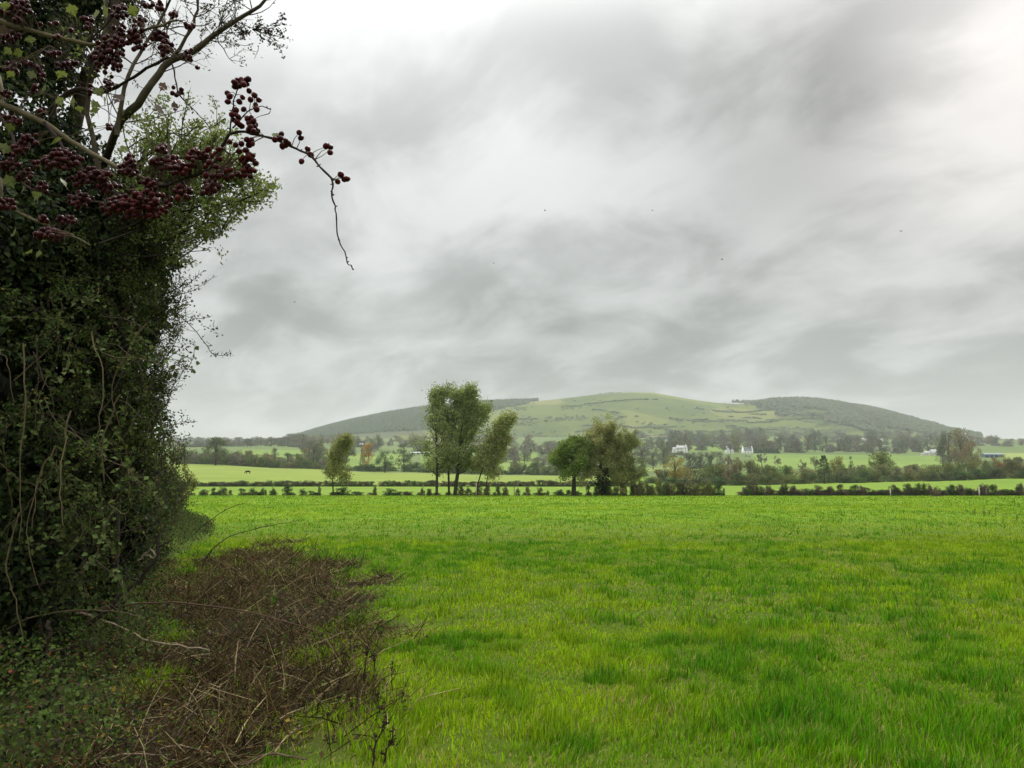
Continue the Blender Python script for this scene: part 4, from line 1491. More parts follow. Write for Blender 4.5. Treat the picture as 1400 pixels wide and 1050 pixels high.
def post(px, Y, h, w, mat, label, lean=0.0, group=None):
    p = ground_pt(px, Y)
    t = thing('fence_post', label, 'post', p, group)
    mb = MB()
    V, T = boxv(-w / 2, w / 2, -w / 2, w / 2, -.25, h)
    V = V.copy()
    V[4:, 0] *= .9
    V[:, 0] += V[:, 2] * lean
    mb.add(np.concatenate([V, [[lean * h, 0, h + w * .25]]]) + p, np.concatenate([T, [[4, 5, 8], [5, 6, 8], [6, 7, 8], [7, 4, 8]]]))
    mb.build('shaft', mat, t)
    mb = MB()
    mb.box(p + np.array([lean * h * .8 - w * .55, -w * .62, h * .8 - .02]), p + np.array([lean * h * .8 + w * .55, -w * .5, h * .8 + .02]))
    mb.build('staple', M_DARKGAP, t)
    return t


post(989, 101.0, .95, .22, M_POST, 'dark wooden post at the left side of the gap')
post(1015.5, 101.0, 1.1, .34, M_POST, 'stout dark post at the right side of the gap', .04)
post(1337, 99.5, 1.15, .12, M_PALEPOST, 'short pale post in front of the long row, left of a pair', .03, None)
post(1347, 99.5, 1.0, .12, M_POST, 'dark post in front of the long row, right of a pair')
post(1216, 99.0, .95, .09, M_PALEPOST, 'thin pale post before the long row, on its own')
post(651, 101.0, 1.5, .10, M_PALEPOST, 'thin pale stake beside the leaning poplar', .02)
post(703, 101.0, 1.3, .10, M_POST, 'thin dark stake right of the leaning poplar')

# ---------------------------------------------------------------- cow
M_COW = plain_mat('dark_hide', (.018, .013, .011), .75, .25, .3, 3.0)


def cow(px, py, Y, scale, face, label, group=None):
    p = at(px, py, Y)
    p[2] = float(H(p[0], Y))
    t = thing('cow', label, 'cow', p, group)
    J = [((0, 0, 1.05), .36), ((.55, 0, 1.10), .33), ((-.55, 0, 1.10), .36), ((-.85, 0, 1.12), .26), ((.95, 0, 1.02), .20), ((1.25, 0, .70), .15), ((1.42, 0, .38), .11), ((1.55, 0, .18), .08),
         ((.62, .20, .72), .13), ((.60, .21, .38), .075), ((.62, .21, .03), .065), ((.62, -.20, .72), .13), ((.66, -.21, .38), .075), ((.64, -.21, .03), .065),
         ((-.72, .22, .78), .17), ((-.86, .22, .48), .085), ((-.80, .22, .03), .065), ((-.72, -.22, .78), .17), ((-.88, -.22, .48), .085), ((-.84, -.22, .03), .065),
         ((-1.02, 0, 1.02), .05), ((-1.08, 0, .55), .035)]
    E = [(0, 1), (0, 2), (2, 3), (1, 4), (4, 5), (5, 6), (6, 7), (1, 8), (8, 9), (9, 10), (1, 11), (11, 12), (12, 13), (2, 14), (14, 15), (15, 16), (2, 17), (17, 18), (18, 19), (3, 20), (20, 21)]
    me = bpy.data.meshes.new('cow_body')
    me.from_pydata([(x * face * scale, y * scale, z * scale) for (x, y, z), r in J], E, [])
    o = bpy.data.objects.new('body', me)
    COL.objects.link(o)
    o.modifiers.new('skin', 'SKIN').use_smooth_shade = True
    for i, (_, r) in enumerate(J):
        me.skin_vertices[0].data[i].radius = (r * scale, r * scale)
    me.skin_vertices[0].data[0].use_root = True
    me.materials.append(M_COW)
    o.parent = t
    s_ = o.modifiers.new('smooth', 'SUBSURF')
    s_.levels = s_.render_levels = 1
    for s in (-1, 1):
        mb = MB()
        V = np.array([(1.28 * face, s * .12, .66), (1.22 * face, s * .30, .64), (1.30 * face, s * .26, .56), (1.26 * face, s * .2, .70)]) * scale
        mb.add(V + p, [(0, 1, 2), (0, 3, 1), (0, 2, 3), (1, 3, 2)])
        mb.build('ear', M_COW, t)
    return t


cow(338.5, 653, 320, 1.0, -1, 'lone dark cow grazing in the yellow green field')
cow(1020.5, 626.5, 880, 1.0, 1, 'tiny dark cow in the field below the slate roofed house, nearer the gable', 'cows below the white houses')
cow(1024.5, 627, 875, 1.0, -1, 'tiny dark cow in the field below the slate roofed house, further right', 'cows below the white houses')

# ---------------------------------------------------------------- birds far up
M_BIRD = plain_mat('dark_feathers', (.03, .03, .03), .8, .2, .1, 3.0)
for px, py, Y, flap, lab in [(745, 288, 95, .25, 'tiny dark bird in the middle of the sky'), (892, 288, 110, .1, 'tiny dark bird in the sky above the middle of the hill'), (987, 355, 90, .3, 'tiny dark bird in the sky above the gap in the hedge'),
                             (1232, 316, 85, -.1, 'tiny dark bird at the right of the sky'), (675, 360, 105, .2, 'tiny dark bird in the sky above the leaning poplar'), (403, 413, 100, .15, 'tiny dark bird in the left of the sky')]:
    p = at(px, py, Y)
    t = thing('bird', lab, 'bird', p, 'birds in the sky')
    mb = MB()
    tubes(mb, [(p + np.array([(-.14, 0, 0), (-.05, 0, .01), (.05, 0, .01), (.13, 0, 0)]), np.array([.008, .04, .038, .008]))], 5)
    mb.build('body', M_BIRD, t)
    for s in (-1, 1):
        mb = MB()
        V = np.array([(.05, 0, .02), (-.06, 0, .02), (-.05, s * .16, .02 + flap * .14), (.06, s * .15, .02 + flap * .14), (-.10, s * .32, .02 + flap * .2), (.0, 0, .03)])
        mb.add(V + p, [(0, 1, 2), (0, 2, 3), (3, 2, 4), (0, 3, 5), (1, 5, 2)])
        mb.build('wing', M_BIRD, t)

# ================================================================ GRASS
TUFTS = [(873, 706, .45, 1.0), (1010, 722, 1.6, 1.0), (985, 720, .9, .9), (1060, 733, 1.0, .7), (440, 765, .7, 1.0), (1192, 782, .5, .9), (1110, 812, .4, .7), (1290, 860, .8, 1.0), (1255, 845, .6, .8),
         (1090, 985, 1.0, 1.0), (1130, 960, .8, .8), (900, 985, .6, .9), (830, 900, .5, .8), (640, 745, .8, .8), (560, 985, .6, .9), (1180, 780, .5, .6), (930, 870, .5, .8), (1345, 1010, .8, 1.0), (620, 800, .6, .7),
         (760, 710, 1.2, .8), (1330, 785, .8, .9), (1360, 812, .8, .8), (1230, 700, 1.5, .6), (700, 770, .7, .6), (1000, 860, .6, .6), (1240, 750, .9, .7), (700, 690, 2.2, .6), (560, 690, 2.0, .6), (760, 1010, .6, .9), (1150, 1020, .7, .9)]
TW = np.array([(*ground_at(px, py), r, s) for px, py, r, s in TUFTS])


def tuft_field(x, y):
    t = np.zeros(len(x))
    brk = .45 + 1.1 * sstep(.35, .6, fbm(x * 3.1, y * 3.1, 14.0, 3))
    for tx, ty, r, s in TW:
        d2 = ((x - tx) / (r * .55)) ** 2 + ((y - ty) / (r * .7)) ** 2
        t = np.maximum(t, s * .9 * np.exp(-d2) * brk)
    k = sstep(.60, .68, fbm(x * 2.6 + 40, y * 2.6, 3.0, 3))
    k2 = .95 * sstep(.66, .72, fbm(x * 3.6 + 7, y * 3.6, 23.0, 3)) * sstep(40, 22, y)
    return np.clip(np.maximum(np.maximum(.75 * t, .8 * k), k2), 0, 1)


def sow(n, y0, y1, power=1.0):
    """points over the part of the pasture the photo (and a step to the side) can see"""
    u = rng.random(n)
    y = np.sqrt(y0 ** 2 + u * (y1 ** 2 - y0 ** 2))
    x = (rng.random(n) * 2 - 1) * (y * .74 + 1.2)
    return x, y


C_BASE = np.array([.142, .300, .005])
C_DARK = np.array([.066, .205, .006])
C_LIME = np.array([.260, .400, .006])
C_STRAW = np.array([.50, .43, .15])


def blades(mb, n, y0, y1, wid, hgt, segs, thin=1.0, hedge=False):
    x, y = sow(n, y0, y1)
    pm_ = patch_mask(x, y)
    br_ = bramble_mask(x, y)
    keep = rng.random(n) > np.maximum(pm_ * (.97 - .45 * sstep(.54, .64, fbm(x * 1.5, y * 1.5, 31.0, 3))), br_ * .97)
    dens = .42 + .58 * sstep(.30, .46, fbm(x * 2.6, y * 2.6, 6.0, 3))
    keep &= rng.random(n) < dens
    keep &= (x > -.42 * y - 1.2)
    x, y = x[keep], y[keep]
    n = len(x)
    t = tuft_field(x, y)
    pat = fbm(x * .30 + 9, y * .30, 1.0, 4)
    pat2 = fbm(x * 1.7, y * 1.7, 8.0, 3)
    lime = sstep(.47, .62, pat * .6 + pat2 * .4)
    near_patch = patch_mask(x - .35, y - .3)
    straw = (rng.random(n) < .06 + .26 * sstep(.55, .68, fbm(x * .9, y * .9, 12.0, 3)) + .10 * near_patch) & (t < .5)
    k = rng.uniform(.50, 1.5, (n, 1))
    col = C_BASE + (C_LIME - C_BASE) * lime[:, None] * .8 + (C_DARK - C_BASE) * np.clip(t, 0, 1)[:, None]
    col = col + rng.normal(0, .012, (n, 3)) * np.array([1.2, .8, .15])
    col = np.where(straw[:, None], C_STRAW * rng.uniform(.45, 1.0, (n, 1)), col * k)
    col = np.clip(col, .004, .6)
    h = hgt * rng.uniform(.35, 1.25, n) ** 1.15 * (.22 + .85 * pat2 + 1.05 * t) * np.where(straw, .9, 1.0)
    w = wid * rng.uniform(.6, 1.3, n)
    z = H(x, y) - .005
    a = rng.uniform(0, 2 * math.pi, n)
    bend = rng.uniform(.15, 1.0, n) * np.where(straw, 1.6, 1.0)
    # wind from the left lays the tips over to the right; bunches share a direction
    ba = 9.0 * vnoise(x * 3.1, y * 3.1, 5.0) + rng.normal(0, 1.1, n)
    lx, ly = np.cos(ba) * .85 + .22, np.sin(ba) * .8
    P0 = np.stack([x, y, z], 1)
    S = np.stack([np.cos(a), np.sin(a), np.zeros(n)], 1) * (w / 2)[:, None]
    Ld = np.stack([lx, ly, np.zeros(n)], 1)
    up = np.array([0, 0, 1.0])
    rows = []
    for i in range(segs):
        f = i / segs
        c = P0 + up * (h * (f - .22 * bend * f * f))[:, None] + Ld * (h * bend * f * f * .6)[:, None]
        ww = 1 - .35 * f
        rows += [c - S * ww, c + S * ww]
    rows.append(P0 + up * (h * (1 - .22 * bend * 1.2))[:, None] + Ld * (h * bend * .6)[:, None])
    V = np.stack(rows, 1)
    m_ = V.shape[1]
    T = []
    for i in range(segs - 1):
        q = 2 * i
        T += [(q, q + 1, q + 3), (q, q + 3, q + 2)]
    T.append((2 * segs - 2, 2 * segs - 1, 2 * segs))
    T = (np.array(T)[None] + (np.arange(n) * m_)[:, None, None]).reshape(-1, 3)
    cv = np.repeat(col[:, None, :], m_, 1)
    dry = (rng.random(n) < .16) & ~straw
    cv[dry, -1] = C_STRAW * rng.uniform(.6, 1.1, (dry.sum(), 1))
    cv[:, :2] = cv[:, :2] * np.array([1.08, .92, 1.0])
    mb.add(V.reshape(-1, 3), T, cv.reshape(-1, 3))


mb = MB()
blades(mb, 150000, 3.2, 8.5, .0088, .095, 2)
blades(mb, 210000, 8.5, 21, .015, .095, 2)
blades(mb, 190000, 3.2, 9.0, .011, .052, 1)
blades(mb, 190000, 9.0, 24, .020, .055, 1)
tag(mb.build('grass', M_GRASS), 'bright green rough pasture grass with dark tufts and straw blades, close by', 'grass', kind='stuff')
mb = MB()
blades(mb, 260000, 21, 60, .038, .10, 1)
blades(mb, 130000, 60, 102.5, .080, .11, 1)
tag(mb.build('grass', M_GRASS), 'bright green pasture grass running to the row of shrubs', 'grass', kind='stuff')

# a few seeded dock stalks standing in the pasture on the right
M_DOCK = plain_mat('dock_stalk', (.085, .05, .03), .9, .1, .3, 20.0)
for px, py, hh in [(1345, 706, 11), (1352, 707, 9), (1361, 706, 12), (1332, 705, 8), (1390, 716, 12), (1300, 693, 6)]:
    gx, gy = ground_at(px, py)
    p = np.array([gx, gy, float(H(gx, gy))])
    t = thing('dock_stalk', 'brown seeded dock stalk standing in the pasture on the right' if px > 1250 else ('brown dock stalk in the pasture beside a dark grass tuft' if px > 1000 else 'small dark dock stalk in the near pasture'), 'plant', p, 'dock stalks in the pasture' if px > 1250 else None)
    h = hh * gy / F
    mb = MB()
    tubes(mb, [(smooth_path([p, p + np.array([.02, 0, h * .5]), p + np.array([.05, 0, h])], 6), np.linspace(.008, .003, 6))], 4)
    mb.build('stalk', M_DOCK, t)
    mb = MB()
    n = 60
    q = rng.uniform(.35, 1, n)
    P = p + np.stack([q * .05 + rng.normal(0, .02, n), rng.normal(0, .02, n), q * h], 1)
    leaves(mb, P, runit(n), runit(n), .03, .02, (1, 1, 1))
    mb.build('seed_head', M_DOCK, t, kind='stuff')

# ================================================================ THE HEDGE ON THE LEFT
# line of its face: x = -0.4 y - 0.5, seen at an angle


def face_x(y):
    return -.40 * y - .5


def leaf_cols(n, base, var=.35, yellow=.0):
    c = np.asarray(base)[None] * rng.uniform(1 - var, 1 + var, (n, 1)) * rng.uniform(.9, 1.1, (n, 3))
    if yellow:
        k = rng.random(n) < yellow
        c[k] = np.array([.22, .17, .03]) * rng.uniform(.4, 1.1, (k.sum(), 1))
    return np.clip(c, .004, .6)


def blob_leaves(mb, centres, radii, dens, leaf, base, shell=(.72, 1.06), droop=.5, var=.35, yellow=0.0, rag=.35):
    """leaves in ragged shells round lumps of foliage"""
    for c, r in zip(centres, radii):
        c = np.asarray(c, float)
        r = np.asarray(r, float) * np.ones(3)
        n = int(dens * (r[0] * r[1] + r[1] * r[2] + r[0] * r[2]) * 4.2)
        d = runit(n)
        lump = .78 + rag * (fbm(d[:, 0] * 2.6 + c[0] * 3, d[:, 1] * 2.6 + c[1] * 3, d[:, 2] * 2.6 + c[2] * 3, 3) - .2)
        rad = rng.uniform(shell[0], shell[1], n) * lump
        P = c + d * r * rad[:, None]
        g = fbm(P[:, 0] * 2.3, P[:, 1] * 2.3, P[:, 2] * 2.3, 3)
        k = g > .40
        P, d, g = P[k], d[k], g[k]
        n = len(P)
        D = unit(np.array([0, 0, -droop]) + d * .45 + runit(n) * .6)
        Nn = unit(d + runit(n) * .55 + np.array([0, 0, .25]))
        leaves(mb, P, D, Nn, leaf * rng.uniform(.6, 1.35, n), leaf * rng.uniform(.5, .9, n), leaf_cols(n, base, var, yellow))


# --- big ivy covered tree: the dark body of the hedge
iv = thing('ivy_tree', 'dark ivy covered tree with a leaning trunk forming the body of the hedge', 'tree', (-4.9, 7.6, float(H(-4.9, 7.6))))
mb = MB()
Yt = 7.6
trunk_pts = [at(85, 880, Yt), at(98, 700, Yt), at(112, 590, Yt), at(122, 470, Yt + .1), at(112, 330, Yt), at(100, 230, Yt), at(105, 150, Yt), at(150, 40, Yt - .2), at(170, -60, Yt)]
tubes(mb, [(smooth_path(trunk_pts, 26, .012), np.linspace(.17, .045, 26))], 9, (.045, .032, .022))
for pts, r0 in [([(112, 590), (160, 500), (190, 430)], .06), ([(118, 430), (60, 330), (20, 200)], .07), ([(110, 320), (170, 250), (205, 200)], .05), ([(100, 240), (70, 130), (90, -40)], .06), ([(98, 700), (40, 600), (-20, 480)], .07)]:
    tubes(mb, [(smooth_path([at(a, b2, Yt + rng.uniform(-.3, .3)) for a, b2 in pts], 9, .015), np.linspace(r0, r0 * .3, 9))], 7, (.045, .034, .024))
mb.build('trunk', M_BARK, iv)
mb, mb2 = MB(), MB()
cs, rs = [], []
for px, py, Y, r in [(20, 640, 6.6, .85), (60, 560, 7.2, .8), (120, 520, 7.8, .75), (40, 430, 7.0, .95), (120, 400, 7.6, .9), (20, 300, 6.8, .85), (110, 320, 7.4, .8), (170, 330, 7.8, .6), (175, 430, 8.0, .55), (150, 570, 8.4, .6),
                      (-40, 520, 6.2, .9), (-60, 350, 6.2, .9), (-30, 760, 6.2, .8), (60, 700, 7.4, .7), (130, 650, 8.2, .65), (20, 160, 6.9, .65), (60, 60, 7.3, .6), (95, 10, 7.6, .55), (10, 40, 6.9, .7), (120, -60, 7.6, .8), (30, -80, 7.2, .9),
                      (-60, 180, 6.6, .8), (80, 230, 7.3, .6), (150, 290, 7.7, .55), (140, 720, 8.8, .6), (90, 790, 7.6, .6), (10, 830, 6.4, .6), (-90, -20, 6.8, 1.0)]:
    cs.append(at(px, py, Y))
    rs.append(np.array([r * .95, r, r * .9]) * rng.uniform(.9, 1.1))
blob_leaves(mb, cs, rs, 560, .056, (.022, .036, .007), var=.95)
# outsize inner leaves, deep shade put into their colour, close the body against the sky
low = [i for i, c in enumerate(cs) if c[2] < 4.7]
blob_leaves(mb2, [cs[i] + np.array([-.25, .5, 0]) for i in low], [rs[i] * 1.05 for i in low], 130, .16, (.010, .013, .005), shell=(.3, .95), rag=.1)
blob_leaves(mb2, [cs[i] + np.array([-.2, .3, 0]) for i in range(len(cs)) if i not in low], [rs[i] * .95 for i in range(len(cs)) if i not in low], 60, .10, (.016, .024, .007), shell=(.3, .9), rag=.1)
tag(mb.build('crown', M_IVY, iv), None)
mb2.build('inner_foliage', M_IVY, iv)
# sprays of larger ivy leaves on trailing shoots in front of the dark body
mb, mbs = MB(), MB()
for i in range(46):
    px, py = rng.uniform(-10, 190), rng.uniform(380, 800)
    s = at(px, py, rng.uniform(5.4, 6.6))
    d = np.array([rng.uniform(-.2, .5), -.15, -1.0])
    L = rng.uniform(.35, .9)
    k = 9
    pts = [s]
    for j in range(k - 1):
        d = unit(d + rng.normal(size=3) * .3)
        pts.append(pts[-1] + d * L / (k - 1))
    pts = np.array(pts)
    tubes(mbs, [(pts, np.linspace(.004, .002, k))], 4, (.11, .085, .05))
    P = np.repeat(pts, 3, 0) + rng.normal(size=(k * 3, 3)) * .018
    n = len(P)
    leaves(mb, P, unit(runit(n) + np.array([.2, -.2, -.4])), unit(runit(n) * .5 + np.array([.3, -.6, .5])), .050 * rng.uniform(.6, 1.2, n), .038 * rng.uniform(.7, 1.1, n), leaf_cols(n, (.060, .085, .020), .7))
mb.build('trailing_leaves', M_IVY, iv, kind='stuff')
mbs.build('trailing_shoots', M_STEM, iv, kind='stuff')
# long dry stems hanging down over the ivy
for pts in [[(0, 478), (9, 507), (16, 554)], [(22, 700), (8, 768), (10, 800), (24, 840), (32, 880)], [(30, 470), (34, 560), (25, 640), (32, 740)], [(46, 455), (50, 520), (44, 600)], [(58, 640), (40, 720), (52, 800)], [(4, 600), (14, 690), (3, 780)],
            [(160, 540), (140, 600), (150, 660)], [(75, 610), (52, 650), (40, 720)], [(180, 640), (175, 700), (150, 690)], [(96, 560), (80, 640), (86, 720)], [(130, 455), (140, 520), (128, 600)], [(200, 440), (165, 520), (160, 585)],
            [(20, 520), (60, 480), (85, 455)], [(2, 730), (40, 690), (72, 640)]]:
    Y = rng.uniform(4.9, 5.9)
    mb = MB()
    tubes(mb, [(smooth_path([at(a + rng.normal(0, 3), b2, Y) for a, b2 in pts], 12, .006), np.linspace(.0052, .0025, 12))], 5, np.array([.15, .115, .065]) * rng.uniform(.35, 1.1))
    mb.build('dry_stem', M_STEM, iv)

# --- small leaved thorn shrub that bulges out to the right of the ivy
bt = thing('thorn_shrub', 'tall fine leaved thorn shrub with twiggy shoots at the open side of the hedge', 'shrub', (-3.6, 8.2, float(H(-3.6, 8.2))))
paths, tips, tips2 = [], [], []
# upper bright leaved part
for i in range(46):
    px0, py0 = rng.uniform(120, 220), rng.uniform(230, 340)
    s = at(px0, py0, rng.uniform(6.2, 7.6))
    e = at(rng.uniform(215, 372), rng.uniform(158, 315), rng.uniform(5.8, 7.2))
    d = e - s
    grow(s, d, np.linalg.norm(d) * rng.uniform(.75, 1.0), .012, 2, paths, tips, k=6, wander=.22, up=.08, nchild=(4, 6), ang=(.3, .8), ratio=(.25, .45))
for px1, py1 in [(372, 255), (366, 262), (350, 240), (340, 285), (330, 225), (300, 190), (285, 165), (310, 315), (280, 345), (355, 250), (345, 262), (260, 160), (320, 205), (360, 268), (290, 310), (300, 285)]:
    s = at(px1 - rng.uniform(60, 110), py1 + rng.uniform(0, 55), 6.8)
    e = at(px1, py1, 6.3)
    grow(s, e - s, np.linalg.norm(e - s), .009, 2, paths, tips, k=7, wander=.14, up=.03, nchild=(4, 6), ang=(.3, .7), ratio=(.2, .35))
# twiggy edge lower down
for i in range(70):
    py0 = rng.uniform(330, 690)
    px0 = rng.uniform(125, 190)
    s = at(px0, py0 + 30, rng.uniform(6.6, 8.2))
    lim = float(np.interp(py0, [330, 380, 430, 480, 560, 620, 690], [292, 278, 275, 250, 232, 235, 240]))
    e = at(rng.uniform(195, lim), py0 - rng.uniform(0, 50), rng.uniform(6.2, 7.8))
    d = e - s
    grow(s, d, np.linalg.norm(d) * rng.uniform(.7, 1.0), .010, 2, paths, tips2, k=6, wander=.25, up=.06, nchild=(3, 5), ang=(.35, .9), ratio=(.25, .45))
OUT = np.array([(-50, 240), (150, 296), (185, 315), (215, 345), (255, 376), (285, 345), (320, 305), (350, 292), (400, 285), (440, 285), (500, 264), (560, 238), (620, 242), (700, 252), (900, 260)], float)


def photo_px(P):
    P = np.asarray(P, float).reshape(-1, 3)
    d = P[:, 1] * CP + (P[:, 2] - EYE) * SP
    return 700 + F * P[:, 0] / d, 525 - F * (-P[:, 1] * SP + (P[:, 2] - EYE) * CP) / d


def in_outline(P):
    a_, b_ = photo_px(P)
    return a_ < np.interp(b_, OUT[:, 0], OUT[:, 1]) + 60 * (vnoise(b_ / 11.0, 3.7) - .5)


ntop = len(tips2)
for i in range(55):
    s = at(rng.uniform(20, 185), rng.uniform(400, 820), rng.uniform(5.7, 6.9))
    d = np.array([rng.uniform(-.3, .9), rng.uniform(-.5, .1), rng.uniform(-.5, .6)])
    grow(s, d, rng.uniform(.35, .8), .0065, 2, paths, tips2, k=6, wander=.4, up=-.02, nchild=(3, 4), ang=(.4, 1.0), ratio=(.35, .55))
paths = [p for p in paths if in_outline(p[0]).all()]
tips = [t for t in tips if in_outline(t[0])[0]]
tips2 = [t for t in tips2 if in_outline(t[0])[0]]
mb = MB()
tubes(mb, paths, 3, (.045, .034, .025))
tubes(mb, [(smooth_path([at(150, 900, 8.0), at(160, 700, 7.9), at(175, 500, 7.5), at(165, 330, 7.2), at(200, 230, 6.9)], 14, .01), np.linspace(.05, .015, 14))], 6, (.05, .04, .03))
mb.build('branches', M_BARK, bt)


def tip_leaves(mb, tips, per, leaf, base, spread, var=.35, yellow=0.0, wid=.55):
    P = np.repeat(np.array([t[0] for t in tips]), per, 0)
    D = np.repeat(np.array([t[1] for t in tips]), per, 0)
    n = len(P)
    P = P + rng.normal(size=(n, 3)) * spread
    leaves(mb, P, D * .5 + runit(n), unit(runit(n) + np.array([0, 0, .6])), leaf * rng.uniform(.6, 1.3, n), leaf * wid * rng.uniform(.7, 1.2, n), leaf_cols(n, base, var, yellow))


mb = MB()
tip_leaves(mb, tips, 2, .036, (.175, .220, .060), .024, .45, .05)
tag(mb.build('upper_leaves', M_LEAF, bt), 'fresh light green small leaves in the upper part')
mb = MB()
tip_leaves(mb, tips2, 2, .030, (.058, .084, .018), .022, .75, .03)
mb.build('lower_leaves', M_LEAF, bt)
# inner fill of the shrub, small leaves in lumps
mb = MB()
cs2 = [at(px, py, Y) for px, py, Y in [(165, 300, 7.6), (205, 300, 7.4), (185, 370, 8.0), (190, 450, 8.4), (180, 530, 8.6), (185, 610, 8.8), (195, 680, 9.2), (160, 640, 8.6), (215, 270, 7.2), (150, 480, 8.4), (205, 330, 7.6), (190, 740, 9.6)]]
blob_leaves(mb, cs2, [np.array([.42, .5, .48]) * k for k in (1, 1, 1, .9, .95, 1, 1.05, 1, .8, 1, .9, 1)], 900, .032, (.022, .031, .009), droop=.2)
mb.build('inner_leaves', M_LEAF, bt)
# long single shoots reaching into the sky
for pts, r0 in [([(235, 423), (260, 445), (279, 467), (290, 485), (302, 487), (315, 484)], .004), ([(205, 590), (232, 582), (264, 577)], .0035), ([(200, 500), (225, 480), (262, 492)], .004), ([(205, 455), (250, 440), (285, 433)], .004), ([(215, 395), (255, 400), (290, 380)], .003),
                ([(221, 640), (222, 590), (214, 548), (205, 520)], .007), ([(218, 757), (219, 700), (217, 660), (212, 600)], .007), ([(212, 350), (250, 330), (300, 312)], .0035), ([(210, 420), (250, 395), (275, 372)], .004)]:
    Y = 6.6
    P = smooth_path([at(a, b2, Y) for a, b2 in pts], 12, .004)
    mb = MB()
    tw = [(P, np.linspace(r0, r0 * .5, 12))]
    for j in range(3, 12, 1):
        d = unit(runit(1)[0] + np.array([.5, 0, .5]))
        tw.append((np.stack([P[j], P[j] + d * .03, P[j] + d * .05]), np.array([.002, .0018, .001])))
    tubes(mb, tw, 4, (.05, .038, .03))
    sh = mb.build('shoot', M_BARK, bt)
    mb = MB()
    n = 34
    q = rng.integers(3, 12, n)
    leaves(mb, P[q] + rng.normal(size=(n, 3)) * .014, runit(n), runit(n), .024, .016, leaf_cols(n, (.06, .068, .028)))
    mb.build('leaf_tuft', M_LEAF, sh, kind='stuff')

# --- bare limbed tree behind, reaching over the top
up = thing('hedge_tree', 'grey limbed thin leaved tree rising out of the top of the hedge', 'tree', (-4.6, 8.6, float(H(-4.6, 8.6))))
Yu = 5.4
main = smooth_path([np.array([-4.6, 8.6, float(H(-4.6, 8.6)) - .1]), at(95, 600, 9.0), at(110, 380, 9.0), at(138, 240, 7.4), at(164, 171, Yu + .3), at(190, 141, Yu), at(213, 107, Yu), at(232, 84, Yu), at(267, 70, Yu), at(293, 48, Yu), at(324, 27, Yu), at(351, 10, Yu), at(372, -8, Yu)], 30, .004)
limbs = [(main, np.linspace(.042, .010, 30))]
L2 = smooth_path([at(160, 185, Yu), at(165, 140, Yu), at(178, 100, Yu), at(200, 60, Yu + .2), at(232, 5, Yu + .2), at(245, -40, Yu)], 14, .006)
limbs.append((L2, np.linspace(.018, .007, 14)))
L3 = smooth_path([at(138, 240, 5.8), at(118, 140, 5.8), at(140, 60, 5.6), at(150, -30, 5.6)], 12, .008)
limbs.append((L3, np.linspace(.022, .010, 12)))
L4 = smooth_path([at(230, 84, Yu), at(262, 40, Yu), at(270, 10, Yu), at(268, -30, Yu)], 9, .006)
limbs.append((L4, np.linspace(.014, .006, 9)))
mb = MB()
tubes(mb, limbs, 8, (.058, .046, .029))
mb.build('limbs', M_BARK, up)
paths, tips = [], []
for ax, n0, lo, Lm in ((main, 26, 15, .45), (L2, 16, 3, .40), (L3, 12, 4, .45), (L4, 8, 2, .30)):
    for i in range(n0):
        j = int(rng.integers(lo, len(ax) - 1))
        d = unit(runit(1)[0] + np.array([.1, 0, .5]))
        grow(ax[j], d, Lm * rng.uniform(.5, 1.1), .0055, 2, paths, tips, k=6, wander=.35, up=.1, nchild=(2, 4), ang=(.4, 1.0), ratio=(.35, .6))
def in_top(P):
    a_, b_ = photo_px(P)
    return (a_ < np.interp(b_, [-200, 60, 100, 180, 300], [400, 400, 300, 270, 250]))


paths = [p for p in paths if in_top(p[0]).all()]
tips = [t for t in tips if in_top(t[0])[0]]
mb = MB()
tubes(mb, paths, 3, (.05, .038, .03))
mb.build('twigs', M_BARK, up)
mb = MB()
sub = [t for t in tips if rng.random() < .55]
tip_leaves(mb, sub, 1, .024, (.060, .060, .024), .010, .5)
mb.build('leaves', M_LEAF, up)
# dark seeded twig hanging from the limb's end
mb = MB()
pth, tp = [], []
s = at(318, 30, Yu)
for a, b2 in [(335, 42), (352, 48), (372, 42), (392, 38), (398, 44), (368, 55), (382, 30), (360, 36), (388, 50), (345, 50), (375, 24)]:
    e = at(a, b2, Yu + rng.uniform(-.1, .1))
    grow(s if a < 360 else at(345, 40, Yu), e - (s if a < 360 else at(345, 40, Yu)), np.linalg.norm(e - (s if a < 360 else at(345, 40, Yu))), .004, 1, pth, tp, k=6, wander=.25, up=0, nchild=(3, 5), ang=(.4, 1.0), ratio=(.25, .45))
tubes(mb, pth, 3, (.035, .025, .02))
P = np.array([t[0] for t in tp])
P = np.repeat(P, 2, 0) + rng.normal(size=(2 * len(P), 3)) * .008
leaves(mb, P, runit(len(P)), runit(len(P)), .020, .014, leaf_cols(len(P), (.045, .022, .016)))
mb.build('seeded_twig', M_BARK, up)

